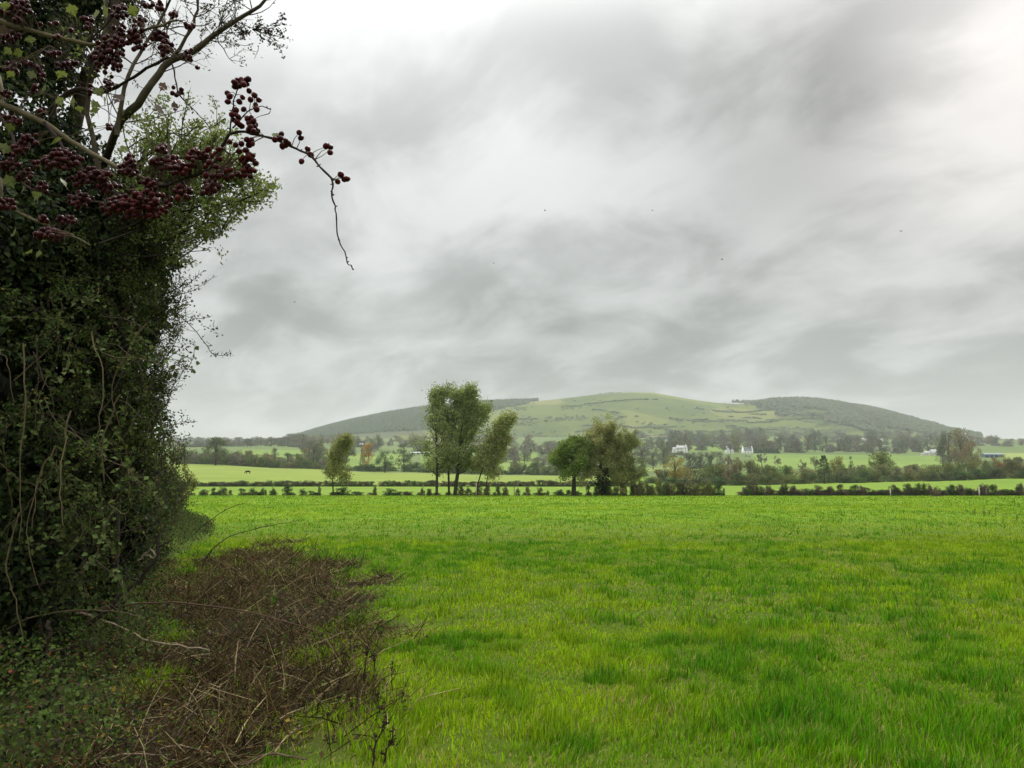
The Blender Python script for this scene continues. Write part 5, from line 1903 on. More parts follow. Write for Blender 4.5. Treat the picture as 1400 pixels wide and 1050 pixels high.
# --- hedge further along, shrub by shrub
for i, (y0, hgt, base, lab) in enumerate([(11.5, 1.9, (.036, .050, .018), 'dense dark hedge shrub next beyond the thorn shrub'), (14.5, 1.9, (.046, .056, .020), 'olive hedge shrub in the middle of the hedge'),
                                         (18.5, 1.9, (.052, .060, .022), 'twiggy olive hedge shrub past the middle of the hedge'), (23.5, 2.0, (.060, .070, .024), 'rusty olive hedge shrub near the far end of the hedge'),
                                         (29.5, 2.2, (.085, .092, .028), 'yellowish olive shrub at the far end of the hedge')]):
    x0 = face_x(y0) - 1.2
    base_p = np.array([x0, y0, float(H(x0, y0))])
    t = thing('hedge_shrub', lab, 'shrub', base_p)
    mb, mbl = MB(), MB()
    paths, tips = [], []
    for j in range(30):
        s = base_p + np.array([rng.uniform(-.9, .6), rng.uniform(-1.6, 1.6), rng.uniform(0, .5)])
        d = np.array([rng.uniform(-.3, .55), rng.uniform(-.5, .3), 1.0])
        grow(s, d, hgt * rng.uniform(.6, 1.0), .016, 2, paths, tips, k=6, wander=.25, up=.12, nchild=(4, 6), ang=(.3, .8), ratio=(.3, .5))
    paths = [p for p in paths if (photo_px(p[0])[0] < 258).all()]
    tips = [q for q in tips if photo_px(q[0])[0][0] < 258]
    tubes(mb, paths, 3, (.055, .042, .03))
    mb.build('branches', M_BARK, t)
    lf = .034 + .0014 * y0
    tip_leaves(mbl, tips, 2, lf, base, .035, .4, .05)
    cc = [base_p + np.array([rng.uniform(-.9, .15), rng.uniform(-1.4, 1.5), hgt * rng.uniform(.15, .72)]) for _ in range(12)]
    blob_leaves(mbl, cc, [np.array([.6, .75, .6]) * rng.uniform(.8, 1.1) for _ in cc], 4.6e-1 / lf ** 2, lf * 1.1, np.array(base) * .85, droop=.2)
    mbl.build('crown', M_LEAF, t)
# olive bush at the far end, standing clear of the hedge
EB = thing('end_bush', 'yellow green bush closing the far end of the hedge before the open field', 'bush', ground_pt(238, 33.5))
mb, mbl = MB(), MB()
bp0 = np.array(EB.location)
paths, tips = [], []
for j in range(26):
    d = np.array([rng.uniform(-.5, .35), rng.uniform(-.5, .5), rng.uniform(.7, 1.2)])
    grow(bp0 + np.array([rng.uniform(-.9, .3), rng.uniform(-.6, .6), 0]), d, rng.uniform(1.1, 2.0), .02, 2, paths, tips, k=6, wander=.3, up=.1, nchild=(4, 6), ang=(.4, .9), ratio=(.3, .5))
paths = [p for p in paths if (photo_px(p[0])[0] < 270).all()]
tips = [t for t in tips if photo_px(t[0])[0][0] < 268]
tubes(mb, paths, 3, (.06, .046, .03))
mb.build('branches', M_BARK, EB)
tip_leaves(mbl, tips, 3, .085, (.160, .165, .045), .06, .4, .06)
mbl.build('crown', M_LEAF, EB)

# ================================================================ UNDERGROWTH, DEAD STEMS, STICKS


def mound(x, y):
    """height of the leafy bank: rises towards the hedge and at the near left"""
    d = np.asarray(x) - face_x(np.asarray(y))
    return np.clip(.18 + .42 * sstep(1.3, -.8, d) + .35 * (fbm(np.asarray(x) * 1.1, np.asarray(y) * 1.1, 5.5, 3) - .45), .03, 1.4)


mb, mbs = MB(), MB()
n = 210000
y = rng.uniform(2.5, 19, n) ** 1.0
y = 2.5 + (32 - 2.5) * rng.random(n) ** 1.9
x = face_x(y) + rng.uniform(-2.6, 3.2, n)
k = rng.random(n) < bramble_mask(x, y) * 1.05
k &= fbm(x * 1.9, y * 1.9, 11.0, 3) > .44
x, y = x[k], y[k]
n = len(x)
z = H(x, y) + mound(x, y) * rng.uniform(.35, 1.08, n) ** .7
P = np.stack([x, y, z], 1)
sz = .026 + .0011 * y
col = leaf_cols(n, (.046, .072, .012), .95, .02)
red = rng.random(n) < .010
col[red] = np.array([.20, .05, .03]) * rng.uniform(.4, 1.2, (red.sum(), 1))
dead = rng.random(n) < .10
col[dead] = np.array([.085, .05, .028]) * rng.uniform(.4, 1.2, (dead.sum(), 1))
leaves(mb, P, unit(runit(n) + np.array([.15, -.2, .1])), unit(runit(n) * .55 + np.array([.15, -.3, .8])), sz * rng.uniform(.5, 1.35, n), sz * rng.uniform(.45, .85, n), col)
tag(mb.build('undergrowth', M_LEAF), 'small leaved bramble and ivy undergrowth covering the foot of the hedge', 'undergrowth', kind='stuff')


def stems(mb, n, x, y, L, r, tilt, cols, zoff=0.0, curve=.25, sides=3):
    k = 3
    z = H(x, y) + zoff
    a = rng.uniform(0, 2 * math.pi, n)
    tl = tilt * rng.uniform(.5, 1.25, n)
    d = np.stack([np.cos(a) * np.sin(tl), np.sin(a) * np.sin(tl), np.cos(tl)], 1)
    P0 = np.stack([x, y, z], 1)
    bend = runit(n) * curve
    t = np.linspace(0, 1, k)
    P = P0[:, None] + d[:, None] * (L[:, None, None] * t[None, :, None]) + bend[:, None] * (L[:, None, None] * (t ** 2)[None, :, None])
    P[:, :, 2] = np.maximum(P[:, :, 2], (H(x, y) + .004)[:, None])
    rad = r[:, None] * np.linspace(1, .5, k)[None]
    tt_ = unit(np.gradient(P, axis=1))
    ref = np.where(np.abs(tt_.mean(1)[:, 2:3]) > .8, np.array([[1.0, 0, 0]]), np.array([[0, 0, 1.0]]))
    n1 = unit(np.cross(tt_, ref[:, None, :]))
    n2 = np.cross(tt_, n1)
    an = np.arange(sides) * 2 * math.pi / sides
    ring = P[:, :, None, :] + rad[:, :, None, None] * (n1[:, :, None, :] * np.cos(an)[None, None, :, None] + n2[:, :, None, :] * np.sin(an)[None, None, :, None])
    i, j = np.meshgrid(np.arange(k - 1), np.arange(sides), indexing='ij')
    j2 = (j + 1) % sides
    q = np.stack([i * sides + j, i * sides + j2, (i + 1) * sides + j2, (i + 1) * sides + j], -1).reshape(-1, 4)
    T = np.concatenate([q[:, [0, 1, 2]], q[:, [0, 2, 3]]])
    T = (T[None] + (np.arange(n) * k * sides)[:, None, None]).reshape(-1, 3)
    mb.add(ring.reshape(-1, 3), T, np.repeat(cols, k * sides, 0))


def scatter_in(mask, n, x0, x1, y0, y1):
    y = np.sqrt(rng.uniform(y0 ** 2, y1 ** 2, n)) if False else y0 + (y1 - y0) * rng.random(n) ** 1.6
    x = rng.uniform(x0, x1, n)
    k = rng.random(n) < mask(x, y)
    return x[k], y[k]


xb, yb = PATCH[:, 0], PATCH[:, 1]
mb = MB()
x, y = scatter_in(lambda a, b2: patch_mask(a, b2) * sstep(.44, .56, fbm(a * 2.2, b2 * 2.2, 21.0, 3)), 44000, xb.min(), xb.max() + .3, 3.2, yb.max() + .5)
n = len(x)
dead_c = np.array([.052, .035, .014]) * rng.uniform(.25, 1.8, (n, 1)) * rng.uniform(.9, 1.1, (n, 3))
ps = rng.random(n) < .13
dead_c[ps] = np.array([.17, .12, .06]) * rng.uniform(.4, 1.1, (ps.sum(), 1))
stems(mb, n, x, y, rng.uniform(.04, .26, n) ** 1.0 * (1 + .02 * y), rng.uniform(.0014, .0035, n) * (1 + .06 * y), 1.0, np.clip(dead_c, .004, .6), curve=.3)
x, y = scatter_in(patch_mask, 20000, xb.min(), xb.max() + .3, 3.2, yb.max() + .5)
n = len(x)
lit = np.array([.070, .048, .020]) * rng.uniform(.2, 1.8, (n, 1)) * rng.uniform(.9, 1.1, (n, 3))
ps = rng.random(n) < .22
lit[ps] = np.array([.30, .23, .12]) * rng.uniform(.3, 1.2, (ps.sum(), 1))
stems(mb, n, x, y, rng.uniform(.10, .42, n), rng.uniform(.0016, .005, n) * (1 + .04 * y), 1.45, np.clip(lit, .004, .6), zoff=rng.uniform(.005, .05, n), curve=.2)
tag(mb.build('dead_stems', M_STEM), 'tangle of brown dead stems and litter covering the bare patch beside the hedge', 'dead stems', kind='stuff')
# dead leaves and a few small green plants over the patch
mb = MB()
x, y = scatter_in(patch_mask, 30000, xb.min(), xb.max() + .3, 3.2, yb.max() + .5)
n = len(x)
P = np.stack([x, y, H(x, y) + rng.uniform(.005, .13, n)], 1)
cc = np.array([.052, .035, .013]) * rng.uniform(.2, 1.7, (n, 1)) * np.ones((1, 3))
q = rng.random(n)
cc[q < .26] = np.array([.080, .130, .020]) * rng.uniform(.5, 1.3, ((q < .26).sum(), 1))
cc[(q > .985)] = np.array([.36, .27, .03]) * rng.uniform(.5, 1.0, ((q > .985).sum(), 1))
cc[(q > .95) & (q < .985)] = np.array([.26, .20, .13]) * rng.uniform(.5, 1.0, (((q > .95) & (q < .985)).sum(), 1))
leaves(mb, P, unit(runit(n) * np.array([1, 1, .4])), unit(runit(n) * .6 + np.array([0, 0, .8])), .042 * rng.uniform(.4, 1.4, n) * (1 + .02 * y), .022 * rng.uniform(.5, 1.3, n) * (1 + .02 * y), np.clip(cc, .004, .6))
tag(mb.build('leaf_litter', M_LEAF), 'withered leaves and small green seedlings lying in the bare patch', 'leaf litter', kind='stuff')
# brown dead stems fringe, thick with last summer's stalks, along the right edge of the patch
for i, (px, py, hh, kk) in enumerate([(496, 950, 58, 1), (512, 930, 38, 1), (452, 1040, 64, 0), (508, 1046, 60, 1), (524, 1044, 42, 1), (470, 935, 40, 0), (486, 985, 46, 0), (536, 945, 36, 0), (458, 960, 34, 0), (478, 900, 30, 0), (520, 985, 44, 0), (440, 900, 30, 0), (548, 980, 34, 0)]):
    gx, gy = ground_at(px, py)
    p = np.array([gx, gy, float(H(gx, gy))])
    labs = ['tall dark dead stalk at the right tip of the bare patch', 'shorter dark dead stalk beside the tallest one at the patch edge', 'tall thin dead stalk at the bottom edge of the picture', 'forked dark dead stalk leaning right at the bottom edge', 'short dark dead stalk leaning right at the bottom edge']
    t = thing('dead_stalk', labs[i] if i < 5 else 'thin brown dead stalk along the grass edge of the bare patch', 'dead stalk', p, None if i < 5 else 'thin stalks along the patch edge')
    h = hh * gy / F
    le = rng.normal(0, .12) + (.25 if i in (3, 4) else 0)
    P = smooth_path([p + np.array([0, 0, -.02]), p + np.array([le * .3 * h, 0, h * .5]), p + np.array([le * h, rng.normal(0, .02), h])], 9, .003)
    mb = MB()
    r0 = .0075 if kk else .0045
    tubes(mb, [(P, np.linspace(r0, r0 * .5, 9))], 5, (.040, .027, .020))
    mb.build('stalk', M_STEM, t)
    for j in range(5 if kk else 3):
        q = int(rng.integers(3, 8))
        d = unit(np.array([rng.normal(0, .6), rng.normal(0, .4), .9]))
        L = h * rng.uniform(.12, .3)
        mb = MB()
        tubes(mb, [(smooth_path([P[q], P[q] + d * L * .5, P[q] + d * L + np.array([0, 0, L * .1])], 5), np.linspace(r0 * .6, r0 * .3, 5))], 4, (.045, .03, .022))
        m_ = 14
        leaves(mb, P[q] + d * L * rng.uniform(.3, 1, (m_, 1)) + rng.normal(size=(m_, 3)) * .006, runit(m_), runit(m_), .018, .012, (.05, .032, .024))
        mb.build('side_stem', M_STEM, t)


def bough(name, label, cat, pts, Y, r0, r1, col, twigs=0, parts=('stem', 'twig'), dy=0.0, k=18):
    ys_ = np.linspace(Y, Y + dy, len(pts))
    P = smooth_path([at(a, b2, q) for (a, b2), q in zip(pts, ys_)], k, r0 * .5)
    t = thing(name, label, cat, P[0])
    mb = MB()
    tubes(mb, [(P, np.linspace(r0, r1, k))], 6, col)
    mb.build(parts[0], M_BARK, t)
    for i in range(twigs):
        q = int(rng.integers(2, k - 2))
        d = unit(runit(1)[0] + np.array([.2, 0, .6]))
        L = rng.uniform(.06, .2)
        mb = MB()
        tubes(mb, [(smooth_path([P[q], P[q] + d * L * .5, P[q] + d * L + runit(1)[0] * L * .2], 5), np.linspace(r1 * .9, r1 * .4, 5))], 4, col)
        mb.build(parts[1], M_BARK, t)
    return t, P


bough('fallen_branch', 'thick dark branch leaning from the undergrowth up to the twiggy hedge edge', 'branch', [(112, 862), (140, 840), (165, 815), (195, 790), (215, 757), (219, 728), (217, 700)], 6.2, .020, .009, (.030, .022, .017), 5, dy=.3)
bough('bramble_cane', 'long brown cane arching across the bare patch', 'cane', [(110, 836), (165, 827), (230, 823), (300, 830), (360, 842), (410, 855), (452, 868)], 7.0, .009, .004, (.11, .070, .045), 3, dy=.2)
bough('fallen_stick', 'pale stick lying across the left of the bare patch', 'stick', [(105, 836), (130, 844), (153, 853), (200, 874), (240, 882), (285, 889)], 6.4, .010, .006, (.26, .20, .135), 3, dy=.1)
bough('bramble_cane', 'dark cane arching out over the grass from the hedge foot', 'cane', [(276, 775), (284, 758), (300, 743), (311, 735), (344, 724), (370, 719), (408, 711)], 12.5, .011, .004, (.050, .034, .026), 4)
bough('bramble_cane', 'thin dark cane above the arching one, with a withered leaf hanging from it', 'cane', [(268, 728), (279, 718), (304, 700), (320, 692), (337, 687)], 13.0, .009, .004, (.050, .034, .026), 2)
bough('fallen_stick', 'short pale forked stick at the foot of the hedge near the dark branch', 'stick', [(190, 765), (205, 752), (212, 762), (195, 758)], 8.5, .011, .006, (.36, .30, .21), 2)
bough('bramble_cane', 'slender reddish cane sloping through the right of the bare patch', 'cane', [(340, 880), (365, 858), (390, 838), (412, 824)], 7.2, .005, .003, (.20, .135, .085), 2)
bough('fallen_stick', 'thin pale stick across the right tip of the bare patch', 'stick', [(430, 880), (450, 873), (472, 862)], 7.3, .006, .003, (.30, .22, .15), 1)
bough('bramble_cane', 'low brown cane curling through the undergrowth under the ivy tree', 'cane', [(0, 866), (40, 845), (95, 835), (150, 835), (190, 842)], 6.0, .006, .003, (.14, .10, .06), 2)
bough('fallen_branch', 'dark upright broken branch in the undergrowth on the left', 'branch', [(55, 925), (62, 890), (68, 865), (64, 850)], 5.2, .016, .012, (.032, .022, .016), 2)
for pts, lab in [([(215, 1025), (250, 1020), (300, 1035)], 'small brown stick in the middle of the litter at the bottom edge'), ([(60, 1012), (110, 1005), (160, 1015)], 'small brown stick among the leaves at the bottom left'), ([(240, 1010), (255, 985), (272, 965)], 'small stick pointing away, in the middle of the near litter'),
                 ([(120, 1040), (190, 1030), (240, 1040)], 'small stick lying level at the very bottom, left of the litter'), ([(330, 1010), (350, 985), (362, 975)], 'small slanting stick right of the middle of the near litter'), ([(200, 950), (212, 930), (225, 912)], 'small slanting stick where the leaves meet the bare patch'),
                 ([(330, 1045), (380, 1030), (420, 1040)], 'small stick lying level at the bottom, next to the grass')]:
    gy = ground_at(*pts[0])[1]
    bough('fallen_stick', lab, 'stick', pts, gy * .97, .007, .004, np.array([.15, .105, .07]) * rng.uniform(.6, 1.4), 1, k=10)[0]['group'] = 'sticks in the near litter'

# ================================================================ HAWTHORN IN FRONT, WITH BERRIES
HB = thing('hawthorn_tree', 'hawthorn with clusters of dark red berries reaching in from the left', 'hawthorn', (-2.1, 1.5, float(H(-2.1, 1.5))))
M_BERRY = None
m, N = new_mat('haw_skin')
oi = N.n('ShaderNodeObjectInfo')
vcn = N.n('ShaderNodeVertexColor', layer_name='Col')
tcn = N.n('ShaderNodeTexCoord')
nz = N.noise(tcn.outputs['Object'], 260.0, 3.0, .6)
cA = N.mix(oi.outputs['Random'], (.026, .003, .0045), (.070, .006, .005))
cA = N.mix(1.0, cA, vcn.outputs[0], 'MULTIPLY')
cA = N.mix(N.maprange(nz, .35, .7, 0.0, .35), cA, (.035, .006, .008))
b = N.n('ShaderNodeBsdfPrincipled')
N.link(cA, b.inputs['Base Color'])
b.inputs['Roughness'].default_value = .38
b.inputs['Specular IOR Level'].default_value = .10
o_ = N.n('ShaderNodeOutputMaterial')
N.link(b.outputs[0], o_.inputs[0])
M_BERRY = m
HB_BARK = (.095, .076, .043)
HB_DARK = (.036, .025, .022)


def hpath(pts, Y0, Y1, k, jit=.0006):
    ys_ = np.linspace(Y0, Y1, len(pts))
    return smooth_path([at(a, b2, q) for (a, b2), q in zip(pts, ys_)], k, jit)


def hbranch(pts, Y0, Y1, r0, r1, col, k=20):
    P = hpath(pts, Y0, Y1, k)
    mb = MB()
    tubes(mb, [(P, np.linspace(r0, r1, k) * (1 + .12 * rng.normal(size=k)))], 7, col)
    # buds and thorns along it
    tw = []
    for i in range(k // 2):
        j = int(rng.integers(1, k - 1))
        d = unit(runit(1)[0] + np.array([.3, 0, .2]))
        tw.append((np.stack([P[j], P[j] + d * .003, P[j] + d * .0045]), np.array([.0011, .0009, .0003])))
    tubes(mb, tw, 4, col)
    mb.build('branch', M_BARK, HB)
    return P


trunk_top = np.array([-2.05, 1.55, 1.5])
mb = MB()
tubes(mb, [(smooth_path([np.array([-2.1, 1.5, float(H(-2.1, 1.5)) - .1]), np.array([-2.15, 1.55, .8]), trunk_top, np.array([-1.8, 1.5, 2.1]), np.array([-1.6, 1.5, 2.6])], 14, .006), np.linspace(.06, .03, 14))], 8, HB_BARK)
tubes(mb, [(smooth_path([trunk_top, np.array([-1.5, 1.42, 1.95]), at(-40, 120, 1.40), at(0, 141, 1.38)], 10), np.linspace(.022, .0075, 10)), (smooth_path([np.array([-1.8, 1.5, 2.1]), np.array([-1.35, 1.44, 2.30]), at(-60, 30, 1.38), at(0, 26, 1.36)], 10), np.linspace(.018, .006, 10)),
           (smooth_path([trunk_top, np.array([-1.5, 1.4, 1.75]), at(-40, 262, 1.32), at(0, 280, 1.3)], 10), np.linspace(.014, .004, 10))], 7, HB_BARK)
mb.build('trunk', M_BARK, HB)
BR = []
BR.append(hbranch([(-12, 135), (0, 141), (30, 154), (60, 168), (82, 183), (100, 195), (122, 208), (142, 219), (160, 228), (180, 238), (205, 247), (225, 253)], 1.38, 1.22, .0058, .0028, HB_BARK, 26))
BR.append(hbranch([(205, 249), (225, 253), (243, 247), (259, 242), (275, 236), (290, 229), (298, 215), (302, 203), (309, 191), (317, 182), (336, 181), (354, 185), (377, 191), (397, 200), (412, 207), (425, 213), (441, 231), (454, 244)], 1.22, 1.13, .0030, .0016, HB_DARK, 40))
BR.append(hbranch([(454, 244), (454.5, 256), (454, 269), (458, 282), (459, 290), (461, 308), (462, 325), (469, 340), (475, 359), (479, 364), (484, 368)], 1.13, 1.12, .0015, .0006, HB_DARK, 30))
BR.append(hbranch([(-10, 24), (10, 32), (28, 38), (48, 43), (65, 48), (82, 52), (99, 56), (114, 60), (128, 60), (150, 57), (170, 50), (190, 44), (207, 39), (225, 34), (242, 28)], 1.36, 1.28, .0050, .0020, HB_BARK, 26))
BR.append(hbranch([(70, 150), (92, 128), (110, 122), (128, 126), (141, 126), (156, 121), (168, 114), (186, 103), (202, 93), (216, 86), (230, 78)], 1.42, 1.34, .0048, .0020, HB_DARK, 20))
BR.append(hbranch([(-8, 278), (15, 286), (38, 297), (57, 305), (78, 314), (95, 320), (110, 328), (124, 335)], 1.30, 1.20, .0030, .0010, HB_BARK, 18))
BR.append(hbranch([(314, 183), (315, 168), (318, 148), (320, 136), (324, 125), (329, 114)], 1.15, 1.14, .0014, .0008, HB_DARK, 12))
BR.append(hbranch([(318, 176), (329, 164), (339, 152), (348, 148), (357, 146), (369, 149), (368, 156)], 1.15, 1.14, .0012, .0006, HB_DARK, 14))
BR.append(hbranch([(302, 201), (314, 212), (324, 222), (336, 232), (345, 241)], 1.15, 1.15, .0012, .0006, HB_DARK, 10))
BR.append(hbranch([(236, 88), (240, 108), (244, 126), (254, 140), (267, 152), (278, 164), (288, 176)], 1.40, 1.40, .0016, .0007, HB_DARK, 14))
BR.append(hbranch([(120, 58), (134, 44), (150, 28), (160, 12), (166, -8)], 1.33, 1.33, .0022, .0012, HB_DARK, 12))
BR.append(hbranch([(60, 168), (80, 190), (88, 205), (104, 222), (118, 240), (130, 252), (150, 262), (180, 270), (215, 278)], 1.32, 1.22, .0030, .0012, HB_DARK, 20))
BR.append(hbranch([(0, 160), (14, 180), (20, 200), (24, 225), (30, 250), (58, 262), (90, 270), (115, 276)], 1.34, 1.26, .0030, .0012, HB_DARK, 18))
BR.append(hbranch([(28, 78), (40, 80), (55, 72), (68, 62)], 1.36, 1.36, .0018, .0010, HB_BARK, 10))
BR.append(hbranch([(116, 60), (124, 48), (132, 42)], 1.33, 1.33, .0022, .0014, HB_BARK, 8))
BR.append(hbranch([(-5, 92), (20, 88), (45, 74), (70, 62)], 1.44, 1.42, .0022, .0012, HB_BARK, 10))
BR.append(hbranch([(228, 40), (228, 62), (240, 78), (262, 86)], 1.31, 1.30, .0014, .0008, HB_DARK, 10))
ALLB = np.concatenate(BR)

# berry positions
spots = []
zx = [(135, 108), (150, 100), (170, 98), (190, 100), (202, 95), (140, 130), (160, 128), (180, 120), (195, 118), (205, 150), (105, 160), (107, 200), (115, 175), (175, 180), (160, 200), (212, 190), (230, 170), (250, 192), (235, 215), (240, 235), (180, 235), (145, 240), (125, 260), (135, 285), (155, 270),
      (150, 295), (170, 312), (200, 280), (215, 275), (225, 290), (235, 305), (205, 300), (205, 330), (225, 335), (243, 335), (195, 375), (215, 380), (220, 395), (190, 425), (205, 400), (170, 395), (143, 400), (115, 385), (160, 430), (180, 460), (200, 455), (215, 465), (205, 445), (225, 470), (235, 485), (185, 485),
      (200, 500), (230, 520), (215, 515), (180, 520), (150, 535), (165, 545), (185, 540), (210, 545), (100, 520), (120, 515), (105, 555), (125, 545), (65, 420), (50, 440), (70, 465), (35, 450), (15, 420), (20, 480), (5, 500), (50, 500), (35, 545), (65, 545), (5, 540), (325, 375), (340, 360), (355, 350), (350, 370),
      (375, 380), (385, 390), (360, 405), (375, 400), (437, 343), (445, 368), (476, 418), (490, 445), (448, 476), (562, 405), (582, 412), (580, 435), (630, 538), (615, 570), (645, 560), (657, 557), (155, 112), (175, 110), (145, 118), (228, 315), (212, 318), (148, 262), (160, 305), (222, 450), (195, 470), (172, 470), (208, 525)]
for a, b2 in zx:
    spots.append((280 + a / 3.386, 80 + b2 / 3.386, 1.145 + rng.normal(0, .006), .0047))
for px, py, rx, ry, n, Y in [(150, 76, 22, 28, 46, 1.30), (164, 46, 10, 14, 14, 1.31), (187, 52, 14, 18, 22, 1.30), (227, 63, 8, 13, 13, 1.29), (168, 15, 20, 9, 14, 1.32), (210, 10, 16, 10, 10, 1.31), (20, 10, 24, 12, 22, 1.33), (23, 27, 6, 5, 4, 1.33), (12, 50, 14, 11, 12, 1.34), (62, 31, 18, 4, 3, 1.34), (96, 41, 2, 2, 1, 1.34),
                             (76, 52, 6, 4, 3, 1.34), (92, 88, 18, 8, 11, 1.38), (17, 92, 12, 8, 8, 1.36), (38, 88, 5, 4, 3, 1.36), (52, 100, 10, 12, 8, 1.36), (46, 122, 8, 7, 5, 1.36), (8, 128, 7, 6, 4, 1.36), (124, 124, 3, 9, 4, 1.36), (147, 115, 6, 8, 7, 1.36), (141, 122, 4, 3, 3, 1.36), (57, 152, 7, 6, 5, 1.35), (8, 160, 11, 7, 8, 1.36),
                             (24, 166, 9, 6, 6, 1.35), (80, 137, 4, 3, 2, 1.35), (149, 174, 5, 4, 4, 1.36), (244, 124, 9, 7, 4, 1.40), (270, 92, 2, 2, 1, 1.36), (257, 74, 7, 8, 8, 1.32), (238, 20, 8, 6, 5, 1.30), (258, 36, 7, 5, 5, 1.31),
                             (22, 205, 20, 8, 17, 1.30), (16, 226, 14, 9, 13, 1.30), (85, 218, 26, 14, 40, 1.26), (130, 240, 23, 10, 26, 1.25), (176, 230, 15, 9, 16, 1.24), (110, 273, 16, 11, 18, 1.25), (60, 256, 12, 7, 8, 1.27), (190, 280, 46, 19, 84, 1.21), (228, 222, 22, 10, 20, 1.22), (250, 262, 12, 12, 15, 1.19), (220, 203, 10, 6, 7, 1.23),
                             (250, 230, 18, 10, 20, 1.20), (288, 254, 13, 9, 12, 1.17), (270, 212, 16, 9, 18, 1.19), (304, 236, 9, 8, 9, 1.17), (282, 262, 10, 5, 6, 1.18), (68, 321, 22, 9, 24, 1.22), (8, 279, 15, 8, 12, 1.27), (40, 190, 14, 8, 10, 1.31), (60, 300, 6, 4, 4, 1.23), (180, 215, 8, 6, 6, 1.25), (150, 258, 16, 9, 14, 1.25), (60, 222, 14, 9, 12, 1.29), (105, 246, 14, 8, 11, 1.27), (35, 240, 12, 9, 10, 1.30), (205, 252, 14, 8, 12, 1.23), (30, 14, 20, 10, 10, 1.35), (120, 30, 14, 8, 8, 1.33), (190, 30, 12, 9, 9, 1.32), (215, 50, 10, 9, 8, 1.31), (90, 300, 12, 7, 8, 1.24), (150, 285, 14, 8, 12, 1.23), (135, 80, 12, 10, 9, 1.32), (70, 72, 12, 8, 7, 1.36)]:
    pts = []
    tries = 0
    n = int(n * 1.5 + .5)
    while len(pts) < n and tries < n * 60:
        tries += 1
        q = rng.normal(size=2) * .55
        if q @ q > 1.1:
            continue
        c = (px + q[0] * rx, py + q[1] * ry, Y + rng.normal(0, .010))
        W_ = at(*c)
        if all(np.linalg.norm(W_ - at(*o2)) > .0068 for o2 in pts[-70:]):
            pts.append(c)
    spots += [(a, b2, q, rng.uniform(.0039, .0048)) for a, b2, q in pts]


def berry_mesh():
    """round haw with a small puckered crown at the tip"""
    mb = MB()
    nu, nv = 9, 7
    V, T = [], []
    for i in range(nv + 1):
        th = math.pi * i / nv
        r = math.sin(th)
        z = -math.cos(th) * 1.06
        if i == nv:
            r, z = .0, .86
        elif i == nv - 1:
            r, z = .34, 1.0
        for j in range(nu):
            a = 2 * math.pi * j / nu
            V.append((r * math.cos(a), r * math.sin(a), z))
    for i in range(nv):
        for j in range(nu):
            j2 = (j + 1) % nu
            a_, b_, c_, d_ = i * nu + j, i * nu + j2, (i + 1) * nu + j2, (i + 1) * nu + j
            T += [(a_, b_, c_), (a_, c_, d_)]
    mb.add(V, T)
    for k_ in range(5):                     # withered sepals
        a = 2 * math.pi * k_ / 5
        p = np.array([.30 * math.cos(a), .30 * math.sin(a), 1.0])
        s = np.array([-math.sin(a), math.cos(a), 0]) * .10
        mb.add([p - s, p + s, p * np.array([1.7, 1.7, 1]) + np.array([0, 0, .22])], [(0, 1, 2)], (.25, .5, .4))
    return mb


BM = berry_mesh()
berry_me = BM.mesh('haw_berry', M_BERRY, smooth=True)
BV, BT, BC = np.concatenate(BM.V), np.concatenate(BM.F), np.concatenate(BM.C)
spots_w = [(at(a, b2, Y), r) for a, b2, Y, r in spots]
order = sorted(range(len(spots)), key=lambda i: np.linalg.norm(spots_w[i][0] - np.array([0, 0, EYE])))
stalks, rest = MB(), MB()
sp = []
for rank, i in enumerate(order):
    p, r = spots_w[i]
    r = r * rng.uniform(.88, 1.1)
    dist = np.linalg.norm(ALLB - p, axis=1)
    near = ALLB[int(np.argmin(dist + rng.uniform(0, .006, len(dist))))]
    d = unit(p - near)
    hang = unit(d * .7 + np.array([0, 0, -.5]) + runit(1)[0] * .45)
    sp.append((np.stack([near, (near + p) / 2 + np.array([0, 0, .003]) + runit(1)[0] * .002, p - hang * r * .9]), np.array([.0009, .0006, .0005])))
    q = Vector(hang).to_track_quat('Z', 'Y')
    if rank < 300:
        o = bpy.data.objects.new('berry', berry_me)
        COL.objects.link(o)
        o.parent = HB
        o.location = Vector(p - np.array(HB.location))
        o.rotation_euler = q.to_euler()
        s = r * rng.uniform(.92, 1.06)
        o.scale = (r, s, r * rng.uniform(.95, 1.08))
    else:
        Mx = np.array(q.to_matrix())
        rest.add(BV @ Mx.T * r + p, BT, BC * rng.uniform(.75, 1.45))
rest.build('berries', M_BERRY, HB, smooth=True, kind='stuff')
tubes(stalks, sp, 3, (.075, .055, .035))
stalks.build('berry_stalks', M_STEM, HB, kind='stuff')


